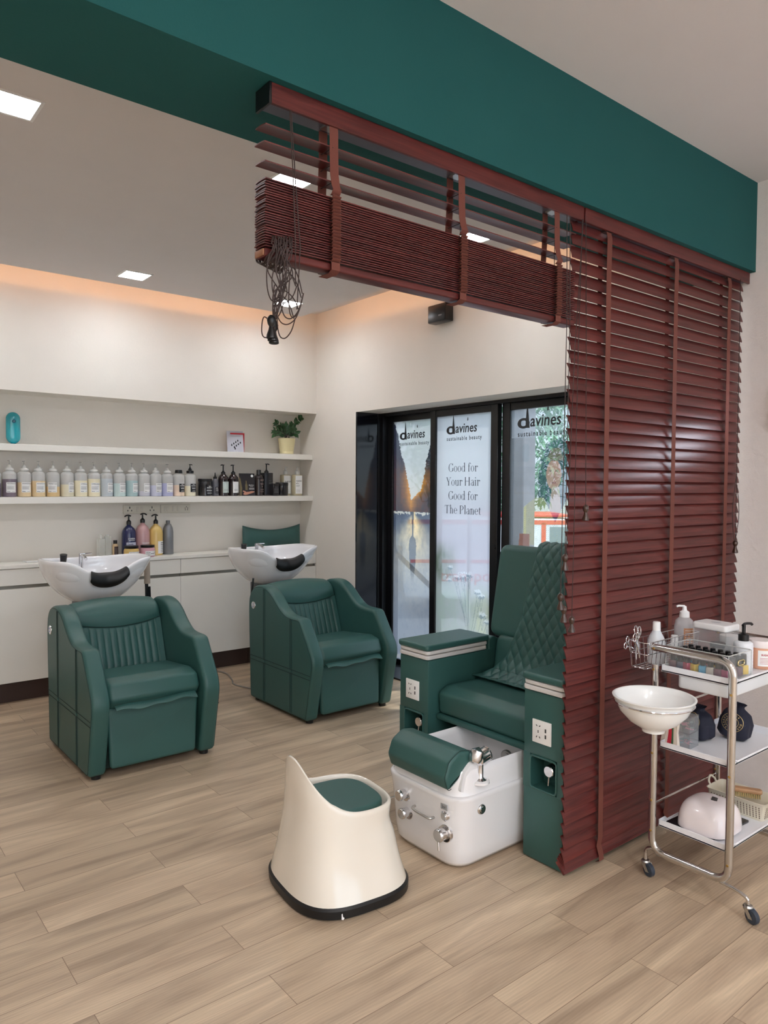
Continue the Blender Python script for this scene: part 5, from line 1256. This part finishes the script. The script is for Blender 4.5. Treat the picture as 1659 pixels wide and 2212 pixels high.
for r_ in range(rows):
    for c_ in range(cols):
        n_, col_ = PC[c_] if r_ == 0 else PC[(c_*5+r_*3+7) % len(PC)]
        x = 2.488-.062+.041*r_; y = 1.272+.096-.0274*c_
        lb = f'{n_} nail polish, {["first", "second", "third", "fourth"][r_]} row from the chrome end, {["first", "second", "third", "fourth", "fifth", "sixth", "seventh", "eighth"][c_]} from the blind'
        p = thing('nail_polish_bottle', lb, 'nail polish', (x, y, .7557), rnd.uniform(-.5, .5), 'nail polish bottles in the acrylic box')
        if n_ not in protos: protos[n_] = mp0.build('bottle', POL[n_], p)
        else: o = protos[n_].copy(); COL.objects.link(o); o.parent = p
        if capm is None: capm = capmesh.build('cap', BLK, p)
        else: o = capm.copy(); COL.objects.link(o); o.parent = p; o.scale = (1, 1, 1)
# other goods on the top tray
TZ = .7525
G3 = 'goods on the top tray'
t = thing('spirit_bottle', 'plain milky plastic bottle with tall cap beside the wire basket', 'bottle', (2.475, 1.375, .760), 0, G3)
t.location = (2.470, 1.460, .7525)
MB().lathe([(0, 0), (.030, 0), (.032, .004), (.032, .075), (.028, .092), (.015, .118), (.013, .122), (0, .122)], 32).build('body', mat('milky_plastic', (222, 226, 230), .35, alpha=.92), t); MB().lathe([(0, .120), (.0145, .120), (.0135, .150), (.012, .152), (0, .152)], 24).build('cap', PLW, t)
t = thing('lotion_pump_bottle', 'clear pump bottle with white pump and orange label at the back of the top tray', 'bottle', (2.668, 1.461, .7525), 0, G3)
MB().lathe([(0, 0), (.034, 0), (.037, .004), (.037, .11), (.032, .135), (.016, .15), (0, .15)], 36).build('body', mat('tinted_clear', (214, 214, 216), .15, alpha=.6), t)
mb = MB(); mb.lathe([(0, .148), (.019, .148), (.018, .168), (.009, .174), (.007, .19), (0, .19)], 24); mb.tube([(0, 0, .190), (-.022, .012, .192), (-.030, .016, .189)], .004, 8); mb.build('pump', PLW, t)
curved_label(.0372, -.5, .045, .02, .11, mat('label_copper', (196, 140, 104), .5), t, [('bar', -.018, .10-q*.009, .034, .002) for q in range(8)], LBL)
t = thing('food_container', 'clear box with white clip lid standing behind the nail polish', 'container', (2.632, 1.318, TZ), radians(-3), G3)
mb = MB(); w, d_, h = .046, .064, .128
mb.box(-w, w, -d_, d_, 0, .002); mb.box(-w, w, -d_, -d_+.002, 0, h); mb.box(-w, w, d_-.002, d_, 0, h); mb.box(-w, -w+.002, -d_, d_, 0, h); mb.box(w-.002, w, -d_, d_, 0, h); mb.build('walls', CLR, t)
mb = MB(); mb.pillow(rrect(-w-.003, w+.003, -d_-.003, d_+.003, .016), h, h+.024, .006, ax=2); mb.build('lid', PLW, t)
mb = MB(); mb.lathe([(0, h+.0242), (.014, h+.0242), (.013, h+.0228), (0, h+.0226)], 24, sy=1.4); mb.build('lid_button', mat('lid_grey', (206, 206, 208), .3), t)
t = thing('cream_pot', 'small clear jar half full of dark cream inside the lidded container', 'jar', (2.632, 1.31, .7555))
MB().lathe([(0, 0), (.026, 0), (.028, .004), (.028, .06), (0, .06)], 28).build('pot', mat('thin_clear', (225, 226, 218)), t); MB().lathe([(0, .06), (.027, .06), (.027, .075), (0, .075)], 28).build('dark_cream', mat('dark_jelly', (44, 46, 56), .2), t)
t = thing('lotion_bottle', 'white embossed lotion bottle with black pump beside the large cream jar', 'bottle', (2.622, 1.212, TZ), 0, G3)
mb = MB()
def emb(u, v):
    a = 2*pi*u; z = .105*v; r = .031*(1 if v < .9 else 1-((v-.9)/.1)**2*.5); h_ = .0012*(abs(sin(a*7+z*260))*abs(sin(a*7-z*260)))**.5 if .05 < v < .88 else 0
    return ((r+h_)*cos(a), (r+h_)*sin(a), z)
mb.grid(emb, 120, 60); mb.lathe([(0, 0), (.031, 0)], 40); mb.lathe([(.0155, .105), (0, .105)], 40); mb.build('body', mat('matte_white', (236, 238, 242), .5), t)
mb = MB(); mb.lathe([(0, .104), (.018, .104), (.018, .126), (.010, .130), (.0065, .134), (.0065, .160), (0, .160)], 24); mb.tube(catmull([(-.008, 0, .158), (.006, -.002, .164), (.03, -.010, .163), (.036, -.012, .158)], 4), .005, 8); mb.build('pump', BLK, t)
t = thing('scrub_jar', 'large jar of pink scrub with white lid and printed label on the top tray', 'jar', (2.738, 1.150, TZ), 0, G3)
t.location = (2.706, 1.187, TZ)
MB().lathe([(0, 0), (.036, 0), (.039, .004), (.039, .076), (0, .076)], 40).build('body', mat('pink_scrub', (226, 170, 140), .3, coat=.4), t); MB().lathe([(0, .076), (.041, .076), (.042, .080), (.042, .098), (.040, .101), (0, .101)], 40).build('lid', mat('lid_blush', (240, 230, 228), .35), t)
curved_label(.0392, -.35, .085, .012, .068, LBL, t, [('t', 'SUGAR SCRUB', -.032, .052, .0085)]+[('bar', -.036, .040-q*.005, .06-.01*(q % 2), .0012) for q in range(5)], mat('crimson_ink', (186, 50, 70), .5))
t = thing('cup_stack', 'small white tube standing behind the nail polish box', 'tube', (2.60, 1.462, .7525), 0, G3); MB().lathe([(0, 0), (.015, 0), (.016, .05), (.012, .085), (0, .086)], 24).build('body', PLW, t)
t = thing('wide_jar', 'white lidded jar behind the black pump at the back of the top tray', 'jar', (2.756, 1.325, TZ), 0, G3); MB().lathe([(0, 0), (.033, 0), (.035, .004), (.035, .07), (0, .07)], 32).build('body', PLW, t); MB().lathe([(0, .07), (.036, .07), (.036, .088), (0, .09)], 32).build('lid', PLW, t)
# wire basket hooked on the trolley
t = thing('wire_basket', 'chrome wire basket hooked on the trolley corner near the closed blind', 'basket', (2.44, 1.44, .75))
mb = MB(); X0, X1, Y0, Y1, ZT, ZB = -.095, .275, -.020, .060, .095, .0
for z, s_ in ((ZT, 0), (ZT*.55, .004), (ZB, .010)): mb.tube([(x, y, z) for x, y in rrect(X0+s_, X1-s_, Y0+s_, Y1-s_, .015, 4)], .0019, 6, closed=True)
for k in range(13):
    x = X0+.012+(X1-X0-.024)*k/12
    mb.tube([(x, Y0, ZT), (x, Y0+.010, ZB), (x, Y1-.010, ZB), (x, Y1, ZT)], .0013, 5)
for k in range(4):
    y = Y0+.014+(Y1-Y0-.028)*k/3; mb.tube([(X0, y, ZT), (X0+.010, y, ZB), (X1-.010, y, ZB), (X1, y, ZT)], .0013, 5)
mb.build('wires', CHR, t)
def tool(x, y, z, rx, ry, label, loops=True):
    t = thing('nail_tool', label, 'tool', (x, y, z), 0, 'tools in the wire basket'); t.rotation_euler = (radians(rx), radians(ry), 0); mb = MB()
    if loops:
        for s_ in (-1, 1): mb.tube([(s_*.012+.010*cos(a*pi/8), .0, .075+.016*sin(a*pi/8)) for a in range(16)], .0022, 6, closed=True)
        mb.tube([(-.010, 0, .060), (.006, 0, .01), (.008, 0, -.02)], .003, 6); mb.tube([(.010, .003, .060), (-.006, .003, .01), (-.008, .003, -.02)], .003, 6)
    else: mb.tube([(0, 0, -.02), (0, 0, .05), (0, 0, .08)], [.004, .005, .003], 8, flat=(1, .5))
    mb.build('body', CHR, t)
tool(2.352, 1.462, .800, 8, -22, 'pair of chrome scissors sticking up at the outer end of the wire basket')
tool(2.372, 1.475, .805, -10, 14, 'second chrome scissors leaning toward the trolley in the wire basket')
tool(2.34, 1.48, .815, 15, -60, 'chrome nipper hanging over the outer edge of the wire basket', True)
# middle tray
Z2 = .479
t = thing('acrylic_drawer_box', 'small clear box with pink and grey nail tips, upper of two', 'box', (2.462, 1.330, Z2+.056), radians(4), 'clear nail tip boxes')
def cbox(t, c1, c2, sd):
    mb = MB(); w, d_, h = .036, .026, .052
    for q in ((-w, w, -d_, d_, 0, .002), (-w, w, -d_, -d_+.002, 0, h), (-w, w, d_-.002, d_, 0, h), (-w, -w+.002, -d_, d_, 0, h), (w-.002, w, -d_, d_, 0, h), (-w, w, -d_, d_, h, h+.003)): mb.box(*q)
    mb.build('walls', mat('box_clear', (196, 200, 204), .06, alpha=.24, coat=1), t)
    rnd = random.Random(sd); mb = MB()
    for k in range(16): mb.box(-.009, .009, -.003, .003, -.001, .001, M=T((rnd.uniform(-.024, .024), rnd.uniform(-.016, .016), rnd.uniform(.006, .03))) @ RZ(rnd.uniform(0, 180)) @ RX(rnd.uniform(-60, 60)), mi=k % 2)
    mb.build('nail_tips', [c1, c2], t)
PKT = mat('tips_pink', (230, 150, 170), .4); GRT = mat('tips_grey', (120, 128, 120), .4); BLT = mat('tips_teal', (110, 150, 160), .4)
cbox(t, PKT, GRT, 1)
t = thing('acrylic_drawer_box', 'small clear box with pink and teal nail tips, lower of two', 'box', (2.462, 1.330, Z2), radians(4), 'clear nail tip boxes'); cbox(t, PKT, BLT, 2)
t = thing('striped_pouch', 'red and white striped pleated pouch left of the clear boxes', 'pouch', (2.440, 1.374, Z2))
RS = [mat('stripe_red', (206, 44, 66), .5), mat('stripe_white', (236, 222, 206), .5), mat('stripe_green', (60, 110, 70), .5)]
mb = MB()
for k in range(14):
    def st(u, v, k=k):
        y = .030-(k+u)/14*.058; z = .1*v; fan = (y-.001)*(.75+.5*abs(v-.5)); return (-.012-.005*((k+u) % 2)+.004*sin(v*pi), fan, z)
    mb.grid(st, 2, 8, mi=[0, 1, 0, 1, 2][k % 5], thick=-.010)
mb.build('pouch', RS, t)
BAGM = mat('navy_fabric', (17, 21, 42), .75, bump=.5, bscale=300)
def bag(x, y, rz, tilt, label, h=.115, w=.05, d_=.04):
    t = thing('drawstring_bag', label, 'bag', (x, y, Z2), radians(rz), 'navy drawstring bags'); t.rotation_euler = (radians(tilt[0]), radians(tilt[1]), radians(rz))
    rnd = random.Random(int(x*1000)); ph = rnd.uniform(0, 6)
    def f(u, v):
        a = 2*pi*u; s_ = ip(v, [0, .04, .15, .5, .75, .88, .93, 1], [0.0, .75, .98, 1.0, .78, .34, .30, .44])
        wr = 1+.05*sin(a*5+ph+v*4)+.10*max(0, v-.7)*sin(a*12+ph)
        k = (abs(cos(a))**3+abs(sin(a))**3)**(-1/3)
        return (d_*s_*wr*k*cos(a)+.008*v*v, w*s_*wr*k*sin(a), h*v)
    mb = MB(); mb.grid(f, 60, 34); mb.build('sack', BAGM, t, ang=80)
    # round printed crest on the side facing the room end of the trolley
    mb = MB(); 
    def on(p):
        zz = p.z; v = zz/h; s_ = ip(v, [0, .04, .15, .5, .75, .88, .93, 1], [0.0, .75, .98, 1.0, .78, .34, .30, .44]); yy = max(-.9, min(.9, p.x/(w*s_+1e-6)))
        a = math.asin(yy); k = (abs(cos(a))**3+abs(sin(a))**3)**(-1/3); y_ = w*s_*k*sin(a)
        return (-(d_*s_*1.08*(1-abs(y_/(w*s_*1.02+1e-6))**3)**(1/3) if abs(y_) < w*s_ else 0)-.003+.008*v*v, -y_, zz)
    def arc(r0, r1, n_=40):
        for k in range(n_):
            A, B = 2*pi*k/n_, 2*pi*(k+1)/n_; zc = .066
            mb.add([(r0*cos(A), 0, zc+r0*sin(A)), (r1*cos(A), 0, zc+r1*sin(A)), (r1*cos(B), 0, zc+r1*sin(B)), (r0*cos(B), 0, zc+r0*sin(B))], [[0, 1, 2, 3]], fn=on)
    arc(.0195, .0207); arc(.0325, .0337)
    def ln(x0, z0, x1, z1, w_=.0011):
        n_ = 6
        for k in range(n_):
            a_, b_ = k/n_, (k+1)/n_; dx, dz = x1-x0, z1-z0; L_ = sqrt(dx*dx+dz*dz); nx, nz = -dz/L_*w_/2, dx/L_*w_/2
            P = [(x0+dx*a_, z0+dz*a_), (x0+dx*b_, z0+dz*b_)]
            mb.add([(P[0][0]+nx, 0, P[0][1]+nz), (P[1][0]+nx, 0, P[1][1]+nz), (P[1][0]-nx, 0, P[1][1]-nz), (P[0][0]-nx, 0, P[0][1]-nz)], [[0, 1, 2, 3]], fn=on)
    r = .0195; c = .066
    ln(-r*.6, c+r*.8, r*.5, c-r*.86); ln(r*.5, c-r*.86, r*.62, c+r*.75); ln(-r*.95, c+.002, r*.62, c+r*.75); ln(-r*.3, c-r*.92, 0, c); ln(-r*.6, c+r*.8, r*.1, c-r*.1)
    mb.build('printed_crest', GOLD, t)
    mb = MB(); tx_ = 'AVL 7304  MARINE 95A'
    for k, ch in enumerate(tx_):
        if ch == ' ': continue
        A = pi*1.0-2*pi*k/len(tx_); M = T((.0265*cos(A), 0, .066+.0265*sin(A))) @ FY @ RZ(math.degrees(A)-90)
        mb.text(ch, .0095, M, fn=on)
    mb.build('crest_lettering', GOLD, t); return t
bag(2.568, 1.345, -12, (0, 0), 'navy drawstring bag standing behind the clear nail tip boxes', h=.120, w=.055, d_=.044)
bag(2.672, 1.268, 10, (8, 5), 'navy drawstring bag lying tilted in the middle of the tray', h=.130, w=.056, d_=.044)
# bottom tray
Z3 = .1945
t = thing('nail_lamp', 'white domed nail lamp with small black display on the bottom tray', 'nail lamp', (2.505, 1.262, Z3+.010), radians(0))
mb = MB(); n1, n2 = 60, 16; rings = []
for k in range(n2+1):
    a = k/n2*pi/2; s_ = cos(a)**.42; z = .094*sin(a)**.85; rr = []
    for i in range(n1):
        th = 2*pi*i/n1; kk = (abs(cos(th))**3.2+abs(sin(th))**3.2)**(-1/3.2); x = .100*kk*cos(th)*(s_*.86+.14*(1-k/n2)); y = .092*kk*sin(th)*s_
        rr.append((x+.012*(1-s_), y, z))
    rings.append(rr)
mb.loft(rings); mb.build('shell', mat('lamp_white', (238, 228, 228), .15, coat=.6), t, ang=80)
o = MB().box(-.016, .016, -.014, .014, 0, .001, M=T((.006, -.018, .0935)) @ RX(8)).build('display', BLK, t); o.rotation_euler = (0, 0, radians(20))
mb = MB(); [mb.lathe([(0, .0008), (.0015, .0004), (.0015, 0)], 8, T((.040+.008*(k % 2), -.005-.009*(k//2), .088))) for k in range(6)]; mb.build('button', INK, t)
mb = MB(); mb.pillow(rpoly([(-.045, 0), (-.035, .05), (.035, .05), (.045, 0)], .012), .085, .115, .004, ax=0); mb.build('hand_opening', mat('lamp_inner', (204, 204, 208), .2), t)
t = thing('black_folder', 'flat black box lying under the nail lamp', 'box', (2.535, 1.285, Z3), radians(-3)); MB().box(-.125, .125, -.085, .085, 0, .009, .002).build('cover', mat('satin_black', (20, 20, 26), .25), t)
mb = MB(); mb.text('Nail', .022, T((.03, .072, .0093))); mb.build('lettering', GOLD, t)
t = thing('plastic_basket', 'cream perforated plastic basket at the far end of the bottom tray', 'basket', (2.748, 1.262, Z3))
mb = MB(); H_ = .062; rings = [[(x, y, z) for x, y in rrect(-.058-o_, .058+o_, -.105-o_, .105+o_, .02, 5)] for z, o_ in ((0, -.006), (H_, .004), (H_+.004, .007), (H_+.005, .004), (H_, .0015), (.004, -.009))]
mb.loft(rings); mb.build('shell', BEIGE, t)
hb_ = MB()
for side in (-1, 1):
    for k in range(17):
        y = -.088+.011*k
        for j in range(6): z = .012+.0075*j; hb_.box(-.0006, .0006, -.0016, .0016, -.0022, .0022, M=T((side*(.0525+.0095*z/H_), y, z)))
for k in range(9):
    for j in range(6): z = .012+.0075*j; hb_.box(-.0016, .0016, -.0006, .0006, -.0022, .0022, M=T((-.042+.0105*k, -.0995-.0095*z/H_, z)))
hb_.build('perforation', mat('hole_brown', (112, 92, 78), .8), t)
mb = MB(); mb.tube(catmull([(-.02, .108, .055), (-.022, .118, .075), (0, .124, .09), (.022, .118, .075), (.02, .108, .055)], 5), .004, 8); mb.build('handle', BEIGE, t)
t = thing('wooden_brush', 'wooden nail brush with pale bristles lying in the cream basket', 'brush', (2.728, 1.262, .2475), radians(-68)); t.rotation_euler = (0, 0, radians(118)); t.location = (2.745, 1.255, .2475)
mb = MB(); mb.pillow(rrect(-.062, .058, -.016, .016, .014), .016, .032, .006, ax=2); mb.build('handle', mat('beech_wood', (176, 134, 96), .5), t)
mb = MB()
for i in range(18):
    for j in range(5): x, y = -.054+.0062*i, -.012+.006*j; mb.cyl((x, y, .017), (x, y, .001), .0018, .0022, 5)
o = mb.build('bristles', mat('bristle_straw', (196, 168, 110), .8), t)
